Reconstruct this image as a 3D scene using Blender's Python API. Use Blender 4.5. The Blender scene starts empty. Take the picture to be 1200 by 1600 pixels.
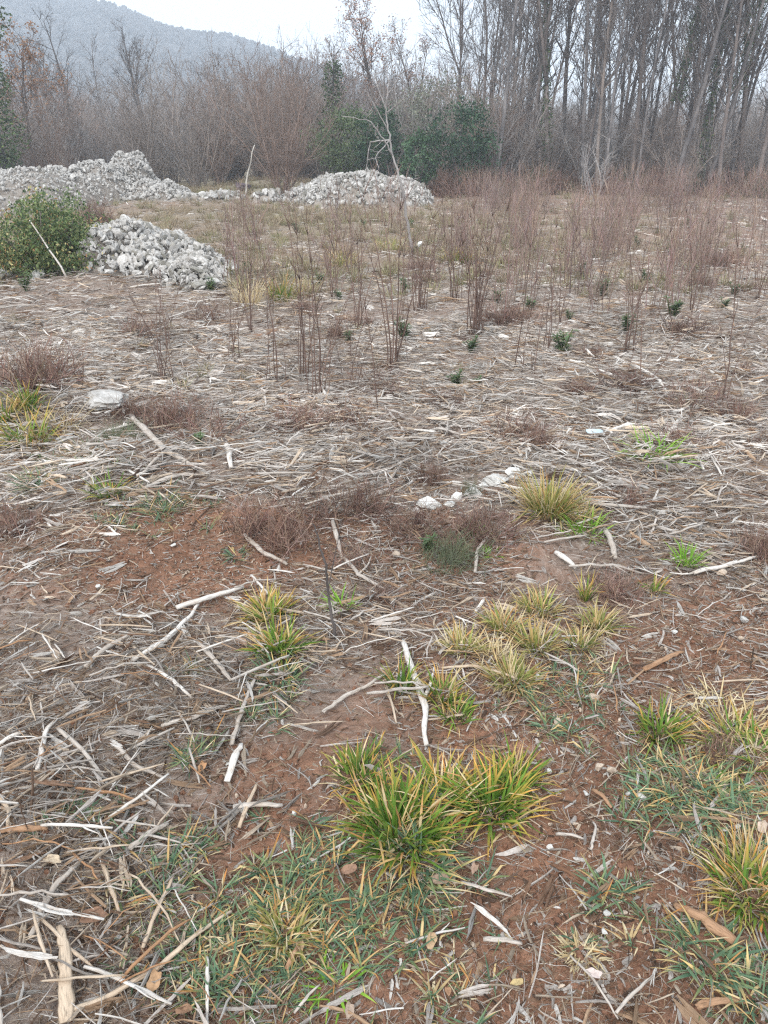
import bpy, math, random
import numpy as np
from math import radians, sin, cos, pi, atan, atan2, tan

# ------------------------------------------------------------------ camera, sky, sun, exposure
SC = bpy.context.scene
COL = SC.collection
F, HY, CAMH = 1204.0, 225.0, 1.6            # focal length and horizon row in photograph pixels, eye height
PITCH = atan((800 - HY) / F)
cam = bpy.data.cameras.new('camera')
cam.sensor_fit = 'VERTICAL'
cam.angle = 2 * atan(800 / F)
cam.clip_start, cam.clip_end = 0.05, 4000
CAM = bpy.data.objects.new('camera', cam)
CAM.location = (0, 0, CAMH)
CAM.rotation_euler = (pi / 2 - PITCH, 0, 0)
COL.objects.link(CAM)
SC.camera = CAM

SUN_EL, SUN_AZ = 48, 205                      # degrees; azimuth clockwise from +Y
world = bpy.data.worlds.new('World')
SC.world = world
world.use_nodes = True
wt = world.node_tree
wt.nodes.clear()
w_out = wt.nodes.new('ShaderNodeOutputWorld')
w_bg = wt.nodes.new('ShaderNodeBackground')
w_sky = wt.nodes.new('ShaderNodeTexSky')
w_sky.sky_type = 'NISHITA'
w_sky.sun_disc = False
w_sky.sun_elevation = radians(SUN_EL)
w_sky.sun_rotation = radians(SUN_AZ)
w_sky.air_density, w_sky.dust_density, w_sky.ozone_density = 1.0, 6.0, 1.0
w_mix = wt.nodes.new('ShaderNodeMix')         # an even overcast layer over the clear sky
w_mix.data_type = 'RGBA'
w_mix.inputs[0].default_value = 0.88
w_mix.inputs[7].default_value = (8.4, 9.1, 9.7, 1)
wt.links.new(w_sky.outputs[0], w_mix.inputs[6])
wt.links.new(w_mix.outputs[2], w_bg.inputs[0])
w_bg.inputs[1].default_value = 0.1
wt.links.new(w_bg.outputs[0], w_out.inputs[0])

sun = bpy.data.lights.new('sun', 'SUN')
sun.energy = 1.3
sun.angle = radians(22)
sun.color = (1.0, 0.97, 0.93)
SUN = bpy.data.objects.new('sun', sun)
SUN.rotation_euler = (radians(90 - SUN_EL), 0, radians(180 - SUN_AZ))
SUN.location = (0, -20, 40)
COL.objects.link(SUN)

SC.view_settings.view_transform = 'Standard'
SC.view_settings.look = 'None'
SC.view_settings.gamma = 1
SC.view_settings.use_curve_mapping = False
SC.view_settings.exposure = 1.03
SC.render.engine = 'CYCLES'
cy = SC.cycles
cy.max_bounces, cy.diffuse_bounces, cy.glossy_bounces, cy.transmission_bounces = 5, 4, 1, 2
cy.volume_bounces, cy.transparent_max_bounces = 1, 4
cy.use_denoising = False
cy.pixel_filter_type = "BLACKMAN_HARRIS"; cy.filter_width = 1.25
cy.use_adaptive_sampling = False

rng = np.random.default_rng(11)
RND = random.Random(5)

# ------------------------------------------------------------------ helpers
def lin(r, g, b):
    f = lambda c: (c / 255) / 12.92 if c <= 10 else ((c / 255 + 0.055) / 1.055) ** 2.4
    return (f(r), f(g), f(b))

def jit(c, a):
    m = 1 + RND.uniform(-a, a)
    return tuple(max(0, v * m * (1 + RND.uniform(-a, a) * .4)) for v in c)

_ph = np.random.default_rng(3)
_NS = [(_ph.uniform(0, 2 * pi, 7), _ph.uniform(0, 2 * pi, 7), _ph.uniform(.6, 1.6, 7)) for _ in range(12)]
def noise(x, y, freq, k):
    a, p, s = _NS[k % 12]
    out = 0
    for i in range(7):
        out = out + np.sin((np.cos(a[i]) * x + np.sin(a[i]) * y) * freq * s[i] * 2 * pi + p[i])
    return out / 3.2

def gauss(x, y, cx, cy_, sx, sy):
    return np.exp(-(((x - cx) / sx) ** 2 + ((y - cy_) / sy) ** 2))

def sstep(a, b, x):
    t = np.clip((x - a) / (b - a), 0, 1)
    return t * t * (3 - 2 * t)

def height(x, y):
    """Terrain height in metres."""
    x = np.asarray(x, float); y = np.asarray(y, float)
    d = np.hypot(x, y)
    z = 0.07 * noise(x, y, 0.13, 0) * sstep(3, 9, d) + 0.034 * noise(x, y, 0.45, 1) * sstep(.8, 3, d)
    z = z + 0.012 * noise(x, y, 1.4, 2) * (1 - sstep(9, 16, d)) + 0.006 * noise(x, y, 4.0, 3) * (1 - sstep(5, 9, d))
    z = z + 0.16 * gauss(x, y, -2.6, 5.3, 1.5, .9)          # bank under the white boulder
    z = z + 0.10 * gauss(x, y, -1.1, 3.75, .9, .45)
    z = z + 0.05 * gauss(x, y, -.95, 1.15, .35, .6)         # thick litter
    z = z - 0.04 * gauss(x, y, .45, 3.7, .7, .3)          # hollow by the limestone
    z = z + 0.05 * gauss(x, y, .2, 4.6, .8, .3)
    z = z - 0.05 * gauss(x, y, -.55, 2.95, .5, .35)         # worn soil
    z = z + 0.30 * gauss(x, y, -3.2, 9.9, 1.9, 1.2)         # under shrub and near stones
    z = z + 0.35 * gauss(x, y, -4.2, 31, 2.6, 3.0)          # grassy bank
    z = z + sstep(40, 130, d) * 1.5
    return z

CP, SP = cos(PITCH), sin(PITCH)
def ray(px, py):
    u, v = (px - 600) / F, (800 - py) / F
    return np.array([u, CP + v * SP, -SP + v * CP])

def at(px, py):
    """The ground point seen at a photograph pixel."""
    d = ray(px, py)
    t = CAMH / max(-d[2], 1e-3)
    for _ in range(14):
        p = d * t
        t += 0.7 * (((CAMH - float(height(p[0], p[1]))) / max(-d[2], 1e-3)) - t)
    p = d * t
    return np.array([p[0], p[1], float(height(p[0], p[1]))])

def above(px, py, Y):
    """The point seen at a pixel on the upright plane at distance Y."""
    d = ray(px, py)
    return np.array([0, 0, CAMH]) + d * (Y / d[1])

def gx(px, Y):
    """Ground point at distance Y under pixel column px (column taken at the horizon)."""
    d = ray(px, HY + 60)
    x = d[0] * Y / d[1]
    return np.array([x, Y, float(height(x, Y))])

def pix(x, y, z):
    zz = z - CAMH
    dep = np.maximum(y * CP - zz * SP, .05)
    v = (y * SP + zz * CP) / dep
    return 600 + F * x / dep, 800 - F * v

def pxm(P):
    """Photograph pixels per metre at a point."""
    return F / (P[1] * CP - (P[2] - CAMH) * SP)

class MB:
    def __init__(s):
        s.v, s.q, s.t, s.c, s.n = [], [], [], [], 0
    def add(s, v, q=None, t=None, c=(1, 1, 1)):
        v = np.asarray(v, float).reshape(-1, 3)
        if q is not None and len(q): s.q.append(np.asarray(q, int).reshape(-1, 4) + s.n)
        if t is not None and len(t): s.t.append(np.asarray(t, int).reshape(-1, 3) + s.n)
        c = np.asarray(c, float)
        s.c.append(np.broadcast_to(c, (len(v), 3)))
        s.v.append(v); s.n += len(v)
    def tube(s, pts, rad, sides=5, c=(1, 1, 1), flat=1.0, cap=True):
        pts = np.asarray(pts, float); n = len(pts)
        rad = np.broadcast_to(np.asarray(rad, float), (n,))
        tg = np.gradient(pts, axis=0)
        tg /= np.linalg.norm(tg, axis=1)[:, None] + 1e-12
        D = pts[-1] - pts[0]
        ref = np.array([0, 0, 1.0]) if abs(D[2]) < .75 * np.linalg.norm(D) else np.array([.83, .55, 0])
        a = np.cross(tg, ref); a /= np.linalg.norm(a, axis=1)[:, None] + 1e-12
        b = np.cross(a, tg)
        th = np.arange(sides) * 2 * pi / sides
        ring = pts[:, None, :] + rad[:, None, None] * (np.cos(th)[None, :, None] * a[:, None, :] + flat * np.sin(th)[None, :, None] * b[:, None, :])
        i = np.arange(n - 1)[:, None] * sides; j = np.arange(sides)[None, :]; k = (j + 1) % sides
        q = np.stack([i + j, i + k, i + sides + k, i + sides + j], -1).reshape(-1, 4)
        v = ring.reshape(-1, 3)
        t = None
        if cap:
            t = [[0, e + 1, e] for e in range(1, sides - 1)]
            o = (n - 1) * sides
            t += [[o, o + e, o + e + 1] for e in range(1, sides - 1)]
        s.add(v, q, t, c)
    def quads(s, P, U, V, c):
        """Leaf faces: centres P, half axes U and V (N,3), colours (N,3); pointed, slightly folded."""
        N = len(P)
        W = np.cross(U, V); W /= np.linalg.norm(W, axis=1)[:, None] + 1e-12
        l = np.linalg.norm(V, axis=1)[:, None]
        v = np.stack([P - U, P + V + W * l * .35, P + U, P - V + W * l * .35], 1).reshape(-1, 3)
        s.add(v, np.arange(N * 4).reshape(-1, 4), None, np.repeat(np.broadcast_to(c, (N, 3)), 4, 0))
    def mesh(s, name, mat=None, smooth=True):
        v = np.concatenate(s.v); c = np.concatenate(s.c)
        q = np.concatenate(s.q) if s.q else np.zeros((0, 4), int)
        t = np.concatenate(s.t) if s.t else np.zeros((0, 3), int)
        me = bpy.data.meshes.new(name)
        me.vertices.add(len(v)); me.vertices.foreach_set('co', v.astype(np.float32).ravel())
        nl = len(q) * 4 + len(t) * 3
        me.loops.add(nl); me.polygons.add(len(q) + len(t))
        me.loops.foreach_set('vertex_index', np.concatenate([q.ravel(), t.ravel()]).astype(np.int32))
        ls = np.concatenate([np.arange(len(q)) * 4, len(q) * 4 + np.arange(len(t)) * 3]).astype(np.int32)
        me.polygons.foreach_set('loop_start', ls)
        me.polygons.foreach_set('use_smooth', np.full(len(q) + len(t), smooth))
        at_ = me.attributes.new('Col', 'FLOAT_COLOR', 'POINT')
        at_.data.foreach_set('color', np.concatenate([c, np.ones((len(c), 1))], 1).astype(np.float32).ravel())
        me.update(calc_edges=True)
        if mat: me.materials.append(mat)
        return me

def tag(o, label=None, cat=None, group=None, kind=None):
    if label: o['label'] = label
    if cat: o['category'] = cat
    if group: o['group'] = group
    if kind: o['kind'] = kind
    return o

def link(name, data, parent=None, loc=(0, 0, 0), rot=(0, 0, 0), scale=(1, 1, 1)):
    o = bpy.data.objects.new(name, data)
    o.location = loc; o.rotation_euler = rot
    o.scale = (scale,) * 3 if isinstance(scale, (int, float)) else scale
    COL.objects.link(o)
    if parent: o.parent = parent
    return o

# ------------------------------------------------------------------ materials
def newmat(name):
    m = bpy.data.materials.new(name); m.use_nodes = True
    nt = m.node_tree; nt.nodes.clear()
    out = nt.nodes.new('ShaderNodeOutputMaterial')
    bs = nt.nodes.new('ShaderNodeBsdfPrincipled')
    bs.inputs['Roughness'].default_value = .9
    bs.inputs['Specular IOR Level'].default_value = .2
    nt.links.new(bs.outputs[0], out.inputs[0])
    return m, nt, bs, out

def nd(nt, t, **kw):
    n = nt.nodes.new(t)
    for k, v in kw.items(): setattr(n, k, v)
    return n

def mixc(nt, a, b, fac, mode='MIX'):
    n = nd(nt, 'ShaderNodeMix', data_type='RGBA', blend_type=mode)
    for s, v in ((0, fac), (6, a), (7, b)):
        if isinstance(v, bpy.types.NodeSocket): nt.links.new(v, n.inputs[s])
        elif isinstance(v, (int, float)): n.inputs[s].default_value = v
        else: n.inputs[s].default_value = (*v[:3], 1)
    return n.outputs[2]

def tnoise(nt, co, scale, detail=4, rough=.6):
    n = nd(nt, 'ShaderNodeTexNoise')
    n.inputs['Scale'].default_value = scale; n.inputs['Detail'].default_value = detail; n.inputs['Roughness'].default_value = rough
    nt.links.new(co, n.inputs['Vector'])
    return n.outputs['Fac']

def ramp(nt, f, *stops):
    n = nd(nt, 'ShaderNodeValToRGB')
    e = n.color_ramp.elements
    while len(e) < len(stops): e.new(.5)
    for i, (p, c) in enumerate(stops):
        e[i].position = p
        e[i].color = (c, c, c, 1) if isinstance(c, (int, float)) else (*c[:3], 1)
    nt.links.new(f, n.inputs[0])
    return n.outputs[0]

def scaled(nt, co, s):
    n = nd(nt, 'ShaderNodeMapping'); n.inputs['Scale'].default_value = s
    nt.links.new(co, n.inputs['Vector'])
    return n.outputs[0]

def bump(nt, bs, h, strength=.4, dist=.01):
    n = nd(nt, 'ShaderNodeBump'); n.inputs['Strength'].default_value = strength; n.inputs['Distance'].default_value = dist
    nt.links.new(h, n.inputs['Height']); nt.links.new(n.outputs[0], bs.inputs['Normal'])

def wood(name, color=None, along=(4, 120, 120), k=1.0):
    """Weathered wood; colour from the scatter's tint when color is None."""
    m, nt, bs, out = newmat(name)
    tc = nd(nt, 'ShaderNodeTexCoord')
    oi = nd(nt, 'ShaderNodeObjectInfo')
    ad = nd(nt, 'ShaderNodeVectorMath', operation='ADD')
    mu = nd(nt, 'ShaderNodeMath', operation='MULTIPLY'); mu.inputs[1].default_value = 40
    nt.links.new(oi.outputs['Random'], mu.inputs[0])
    nt.links.new(tc.outputs['Object'], ad.inputs[0]); nt.links.new(mu.outputs[0], ad.inputs[1])
    if color is None:
        a = nd(nt, 'ShaderNodeAttribute', attribute_type='INSTANCER', attribute_name='tint'); c = a.outputs['Color']
    else:
        c = color
    f1 = tnoise(nt, scaled(nt, ad.outputs[0], along), 1.0, 4, .65)
    f2 = tnoise(nt, ad.outputs[0], 5 * k, 3)
    col = mixc(nt, c, ramp(nt, f1, (.3, .38), (.46, .92), (.58, 1.06), (.75, 1.25)), 1.0, 'MULTIPLY')
    col = mixc(nt, col, ramp(nt, f2, (.3, (.80, .73, .67)), (.55, (1.05, 1.05, 1.05))), .8, 'MULTIPLY')
    nt.links.new(col, bs.inputs['Base Color'])
    bump(nt, bs, f1, .5, .004)
    bs.inputs['Roughness'].default_value = .85
    return m

def vcol(name, transl=.3, rough=.7, var=.25, mul=(1, 1, 1)):
    """Leaves and blades coloured by their own pigment attribute."""
    m, nt, bs, out = newmat(name)
    a = nd(nt, 'ShaderNodeAttribute', attribute_name='Col')
    oi = nd(nt, 'ShaderNodeObjectInfo')
    r = ramp(nt, oi.outputs['Random'], (0, 1 - var), (1, 1 + var))
    col = mixc(nt, a.outputs['Color'], r, 1.0, 'MULTIPLY')
    if mul != (1, 1, 1): col = mixc(nt, col, mul, 1.0, 'MULTIPLY')
    nt.links.new(col, bs.inputs['Base Color'])
    bs.inputs['Roughness'].default_value = rough
    if transl:
        tr = nd(nt, 'ShaderNodeBsdfTranslucent'); nt.links.new(col, tr.inputs[0])
        mx = nd(nt, 'ShaderNodeMixShader'); mx.inputs[0].default_value = transl
        nt.links.new(bs.outputs[0], mx.inputs[1]); nt.links.new(tr.outputs[0], mx.inputs[2]); nt.links.new(mx.outputs[0], out.inputs[0])
    return m

def bark(name, c1, c2, scale=6, rvar=.2):
    m, nt, bs, out = newmat(name)
    tc = nd(nt, 'ShaderNodeTexCoord')
    oi = nd(nt, 'ShaderNodeObjectInfo')
    f = tnoise(nt, scaled(nt, tc.outputs['Object'], (1, 1, .3)), scale, 5, .65)
    col = mixc(nt, c1, c2, ramp(nt, f, (.35, 0.0), (.65, 1.0)))
    col = mixc(nt, col, ramp(nt, oi.outputs['Random'], (0, 1 - rvar), (1, 1 + rvar)), 1.0, 'MULTIPLY')
    nt.links.new(col, bs.inputs['Base Color'])
    bump(nt, bs, f, .5, .02)
    return m

def stone(name, c1, c2, c3, scale=8, spots=.35):
    m, nt, bs, out = newmat(name)
    tc = nd(nt, 'ShaderNodeTexCoord'); oi = nd(nt, 'ShaderNodeObjectInfo')
    ad = nd(nt, 'ShaderNodeVectorMath', operation='ADD')
    mu = nd(nt, 'ShaderNodeMath', operation='MULTIPLY'); mu.inputs[1].default_value = 30
    nt.links.new(oi.outputs['Random'], mu.inputs[0])
    nt.links.new(tc.outputs['Object'], ad.inputs[0]); nt.links.new(mu.outputs[0], ad.inputs[1])
    f = tnoise(nt, ad.outputs[0], scale, 5, .65)
    g = tnoise(nt, ad.outputs[0], scale * .35, 3)
    col = mixc(nt, c1, c2, ramp(nt, g, (.35, 0.0), (.7, 1.0)))
    col = mixc(nt, col, c3, mixc(nt, (0, 0, 0), ramp(nt, f, (.5, 0.0), (.72, 1.0)), spots))
    col = mixc(nt, col, ramp(nt, oi.outputs['Random'], (0, .78), (1, 1.12)), 1.0, 'MULTIPLY')
    nt.links.new(col, bs.inputs['Base Color'])
    bump(nt, bs, f, .6, .02)
    return m

def ground_material():
    m, nt, bs, out = newmat('ground_soil')
    tc = nd(nt, 'ShaderNodeTexCoord'); P = tc.outputs['Object']
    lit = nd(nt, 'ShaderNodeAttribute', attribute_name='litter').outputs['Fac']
    grs = nd(nt, 'ShaderNodeAttribute', attribute_name='turf').outputs['Fac']
    n1 = tnoise(nt, P, 2.2, 6, .6); n2 = tnoise(nt, P, 28, 6, .7); n3 = tnoise(nt, P, 160, 4, .7)
    soil = mixc(nt, lin(158, 118, 95), lin(120, 89, 71), ramp(nt, n1, (.35, 0.0), (.65, 1.0)))
    soil = mixc(nt, soil, ramp(nt, n2, (.3, .62), (.7, 1.22)), 1.0, 'MULTIPLY')
    soil = mixc(nt, soil, ramp(nt, n3, (.3, .75), (.7, 1.2)), 1.0, 'MULTIPLY')
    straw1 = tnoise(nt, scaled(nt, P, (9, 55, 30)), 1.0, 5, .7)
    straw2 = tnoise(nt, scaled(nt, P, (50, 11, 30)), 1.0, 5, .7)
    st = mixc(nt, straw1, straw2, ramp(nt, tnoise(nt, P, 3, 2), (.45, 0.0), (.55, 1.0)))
    mat_c = ramp(nt, st, (.28, lin(82, 70, 62)), (.48, lin(130, 116, 106)), (.68, lin(172, 162, 153)))  # half-rotted litter tones, darkened to put contact shade into gaps between sticks
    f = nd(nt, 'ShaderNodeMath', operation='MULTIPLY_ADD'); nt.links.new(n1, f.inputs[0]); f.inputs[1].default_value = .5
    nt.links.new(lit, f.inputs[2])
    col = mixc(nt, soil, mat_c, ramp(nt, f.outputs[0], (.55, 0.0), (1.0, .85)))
    gcol = mixc(nt, lin(124, 120, 96), lin(150, 140, 122), ramp(nt, tnoise(nt, P, 1.1, 5), (.4, 0.0), (.6, 1.0)))
    gcol = mixc(nt, gcol, ramp(nt, n2, (.3, .6), (.7, 1.2)), 1.0, 'MULTIPLY')
    col = mixc(nt, col, gcol, grs)
    nt.links.new(col, bs.inputs['Base Color'])
    hs = nd(nt, 'ShaderNodeMath', operation='MULTIPLY_ADD'); nt.links.new(n3, hs.inputs[0]); hs.inputs[1].default_value = .4
    nt.links.new(n2, hs.inputs[2])
    bump(nt, bs, hs.outputs[0], .9, .02)
    bs.inputs['Roughness'].default_value = .95
    return m

M = {
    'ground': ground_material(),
    'litter': wood('litter_wood'),
    'w0': wood('bleached_wood', lin(198, 192, 185)),
    'w1': wood('grey_wood', lin(172, 164, 156)),
    'w2': wood('beige_wood', lin(180, 163, 144)),
    'w3': wood('tan_wood', lin(158, 122, 92)),
    'w4': wood('brown_wood', lin(108, 78, 58)),
    **{'b%d' % i: wood('branch_wood', c, (9, 260, 260), 3.0) for i, c in enumerate((lin(200, 194, 187), lin(172, 163, 154), lin(180, 162, 142), lin(152, 120, 94), lin(108, 80, 62)))},
    'blade': vcol('grass_blades', .3, .6, .12),
    'leaf': vcol('shrub_leaves', .25, .6, .15),
    'twig': vcol('brown_twigs', 0, .8, .2),
    'ivy': vcol('ivy_leaves', .15, .55, .2),
    'trunk_dark': bark('bark_dark', lin(100, 93, 90), lin(66, 61, 60)),
    'trunk_brown': bark('bark_brown', lin(120, 110, 105), lin(84, 76, 73)),
    'trunk_pale': bark('bark_pale_grey', lin(170, 165, 162), lin(128, 122, 120)),
    'trunk_grey': bark('bark_grey', lin(128, 122, 120), lin(84, 80, 80)),
    'brush': bark('bark_brush', lin(148, 136, 128), lin(112, 102, 96), 3),
    'brush_warm': bark('bark_brush_warm', lin(156, 134, 122), lin(118, 100, 90), 3),
    'pale_bark': bark('bark_pale', lin(196, 190, 180), lin(136, 130, 122), 9),
    'shoot': bark('bark_shoot', lin(122, 100, 90), lin(88, 71, 64), 12, .25),
    'limestone': stone('limestone_white', lin(228, 226, 221), lin(204, 200, 194), lin(138, 132, 124), 14, .4),
    'rubble': stone('limestone_rubble', lin(198, 195, 191), lin(158, 153, 147), lin(104, 97, 90), 5, .6),
    'rubble_dark': stone('limestone_lichen', lin(160, 156, 150), lin(122, 118, 108), lin(82, 84, 66), 4, .6),
    'pebble': stone('pebble_stone', lin(222, 208, 190), lin(192, 166, 144), lin(150, 108, 84), 40, .4),
    'mauve_rock': stone('dark_rock', lin(104, 92, 98), lin(78, 70, 74), lin(60, 54, 56), 3, .5),
    'clod': stone('soil_clod', lin(152, 112, 90), lin(122, 88, 70), lin(92, 66, 54), 20, .4),
    'mound_soil': stone('mound_earth', lin(160, 152, 144), lin(126, 116, 106), lin(86, 76, 66), 14, .8),
    'hill': bark('hill_scrub', lin(84, 80, 78), lin(66, 66, 66), .03, 0),
    'crowns': bark('hill_crowns', lin(92, 86, 84), lin(68, 66, 66), .4, .25),
    'slab': stone('pale_slab', lin(186, 204, 212), lin(168, 188, 198), lin(140, 150, 158), 30, .2),
    'scrap': stone('white_scrap', lin(236, 236, 232), lin(220, 220, 216), lin(190, 190, 186), 60, .2),
}

# ------------------------------------------------------------------ density maps (of what lies on the ground)
def litter_density(px, py):
    d = np.where(py > 800, .40, np.where(py > 420, .95, .62))
    for s, cx, cy_, sx, sy in ((.75, 60, 1330, 190, 330), (.55, 330, 1050, 240, 100), (.35, 130, 1030, 170, 80), (.35, 90, 730, 190, 60),
                               (.45, 1060, 800, 230, 110), (.3, 700, 700, 250, 80), (.3, 540, 930, 120, 60), (.3, 250, 1150, 170, 80),
                               (-.6, 320, 835, 160, 80), (-.3, 230, 930, 120, 45), (-.25, 420, 1180, 110, 50), (-.3, 690, 860, 110, 50),
                               (-.2, 780, 1130, 90, 60), (-.2, 950, 1290, 150, 260), (-.25, 1130, 990, 110, 70), (-.2, 640, 1540, 140, 90), (-.3, 480, 1440, 190, 120), (-.15, 330, 870, 180, 80),
                               (-.2, 980, 1500, 160, 90), (-.8, 745, 768, 60, 18), (-.7, 668, 788, 34, 14), (-.7, 805, 742, 30, 12), (.2, 880, 900, 120, 50), (.35, 230, 480, 150, 50)):
        d = d + s * gauss(px, py, cx, cy_, sx, sy)
    return np.clip(d, .02, 1.3)

def turf_density(px, py):
    d = .9 * gauss(px, py, 600, 365, 420, 30) * .55 + .5 * gauss(px, py, 390, 285, 90, 16)
    d = d + .35 * gauss(px, py, 480, 440, 120, 25) + .35 * gauss(px, py, 760, 400, 160, 25)
    d = d + .3 * gauss(px, py, 600, 430, 260, 16) + .25 * gauss(px, py, 1000, 440, 160, 16) + .25 * gauss(px, py, 430, 470, 110, 18)
    d = d + .55 * gauss(px, py, 420, 335, 300, 16) + .45 * gauss(px, py, 330, 300, 160, 14)
    return np.clip(d + .5 * sstep(320, 290, py), 0, 1)

# ------------------------------------------------------------------ ground and hill
def build_ground():
    nr, nc = 430, 340
    s = np.linspace(0, 1, nr)
    Y = -6 + 6.4 * s / .12
    k = np.log(650 / .4) / (1 - .12)
    Y = np.where(s < .12, -6 + 6.4 * s / .12, .4 * np.exp(k * (s - .12)))
    tt = np.linspace(-1, 1, nc)
    tt = np.sign(tt) * (np.abs(tt) * .45 + .55 * np.abs(tt) ** 2.6)
    half = 3.2 + 1.45 * np.maximum(Y, 0)
    X = half[:, None] * tt[None, :] ; Yg = np.repeat(Y[:, None], nc, 1)
    Z = height(X, Yg)
    crumb = rng.normal(0, 1, X.shape)
    Z = Z + crumb * .0022 * (1 - sstep(2.5, 6, np.hypot(X, Yg)))
    mb = MB()
    i = np.arange(nr - 1)[:, None] * nc; j = np.arange(nc - 1)[None, :]
    mb.add(np.stack([X, Yg, Z], -1), np.stack([i + j, i + j + 1, i + nc + j + 1, i + nc + j], -1).reshape(-1, 4))
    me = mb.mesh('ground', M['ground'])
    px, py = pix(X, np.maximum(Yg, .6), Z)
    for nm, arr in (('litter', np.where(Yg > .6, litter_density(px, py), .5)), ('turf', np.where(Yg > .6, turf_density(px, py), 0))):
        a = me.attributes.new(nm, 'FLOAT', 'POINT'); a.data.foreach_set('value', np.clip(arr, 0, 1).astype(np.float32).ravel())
    tag(link('ground', me), 'red soil of the clearing, half hidden under chipped wood', kind='structure')
build_ground()

HD = 430.0
def ridge(px):
    """Ridge line of the hill: photograph row by column, beyond the frame as well."""
    return np.interp(px, [-900, -400, 0, 110, 200, 260, 350, 430, 480, 560, 700, 900, 1300, 1900], [-45, -60, -16, 10, 24, 46, 68, 86, 100, 140, 195, 215, 222, 224])

def hill_z(x, y):
    px = 600 + F * (x / np.maximum(y, 1)) / (CP - .11 * SP)
    py = ridge(px)
    d3 = (800 - py) / F
    el = (-SP + d3 * CP) / (CP + d3 * SP)
    top = CAMH + el * HD
    prof = sstep(190, HD, y) * (1 - .25 * sstep(HD, HD + 200, y))
    return np.maximum(top, 0) * prof - .5 + 1.8 * noise(x, y, .012, 5) * prof + .7 * noise(x, y, .05, 6) * prof

def build_hill():
    xs = np.linspace(-620, 520, 150); ys = np.linspace(185, 640, 80)
    X, Yg = np.meshgrid(xs, ys)
    mb = MB(); nc = len(xs)
    i = np.arange(len(ys) - 1)[:, None] * nc; j = np.arange(nc - 1)[None, :]
    mb.add(np.stack([X, Yg, hill_z(X, Yg)], -1), np.stack([i + j, i + j + 1, i + nc + j + 1, i + nc + j], -1).reshape(-1, 4))
    tag(link('hill', mb.mesh('hill', M['hill'])), 'wooded hill fading into the mist', kind='structure')
build_hill()

# ------------------------------------------------------------------ scatter (for what nobody could count)
def scatter(name, pts, rot, scl, idx, tint, meshes, label=None, cat=None, parent=None):
    n = len(pts)
    me = bpy.data.meshes.new(name)
    me.vertices.add(n); me.vertices.foreach_set('co', np.asarray(pts, np.float32).ravel())
    def attr(nm, typ, key, arr):
        a = me.attributes.new(nm, typ, 'POINT'); a.data.foreach_set(key, arr)
    attr('rot', 'FLOAT_VECTOR', 'vector', np.asarray(rot, np.float32).ravel())
    s = np.asarray(scl, np.float32)
    if s.ndim == 1: s = np.repeat(s[:, None], 3, 1)
    attr('scl', 'FLOAT_VECTOR', 'vector', s.ravel())
    attr('idx', 'INT', 'value', np.asarray(idx, np.int32))
    t = np.asarray(tint, np.float32)
    attr('tint', 'FLOAT_COLOR', 'color', np.concatenate([t, np.ones((n, 1), np.float32)], 1).ravel())
    me.update()
    src = bpy.data.collections.new(name + '_kinds')
    for i, m_ in enumerate(meshes):
        src.objects.link(bpy.data.objects.new('%s_kind_%03d' % (name, i), m_))
    o = link(name, me, parent)
    ng = bpy.data.node_groups.new(name + '_scatter', 'GeometryNodeTree')
    ng.interface.new_socket('Geometry', in_out='INPUT', socket_type='NodeSocketGeometry')
    ng.interface.new_socket('Geometry', in_out='OUTPUT', socket_type='NodeSocketGeometry')
    N = ng.nodes; L = ng.links
    gi, go = N.new('NodeGroupInput'), N.new('NodeGroupOutput')
    ci = N.new('GeometryNodeCollectionInfo'); ci.inputs['Collection'].default_value = src
    ci.inputs['Separate Children'].default_value = True; ci.inputs['Reset Children'].default_value = True
    ip = N.new('GeometryNodeInstanceOnPoints'); ip.inputs['Pick Instance'].default_value = True
    def na(nm, typ):
        a = N.new('GeometryNodeInputNamedAttribute'); a.data_type = typ; a.inputs[0].default_value = nm
        return a.outputs[0]
    er = N.new('FunctionNodeEulerToRotation')
    L.new(na('rot', 'FLOAT_VECTOR'), er.inputs[0])
    L.new(gi.outputs[0], ip.inputs['Points']); L.new(ci.outputs[0], ip.inputs['Instance'])
    L.new(na('idx', 'INT'), ip.inputs['Instance Index']); L.new(er.outputs[0], ip.inputs['Rotation'])
    L.new(na('scl', 'FLOAT_VECTOR'), ip.inputs['Scale']); L.new(ip.outputs[0], go.inputs[0])
    md = o.modifiers.new('scatter', 'NODES'); md.node_group = ng
    return tag(o, label, cat, kind='stuff')

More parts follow.
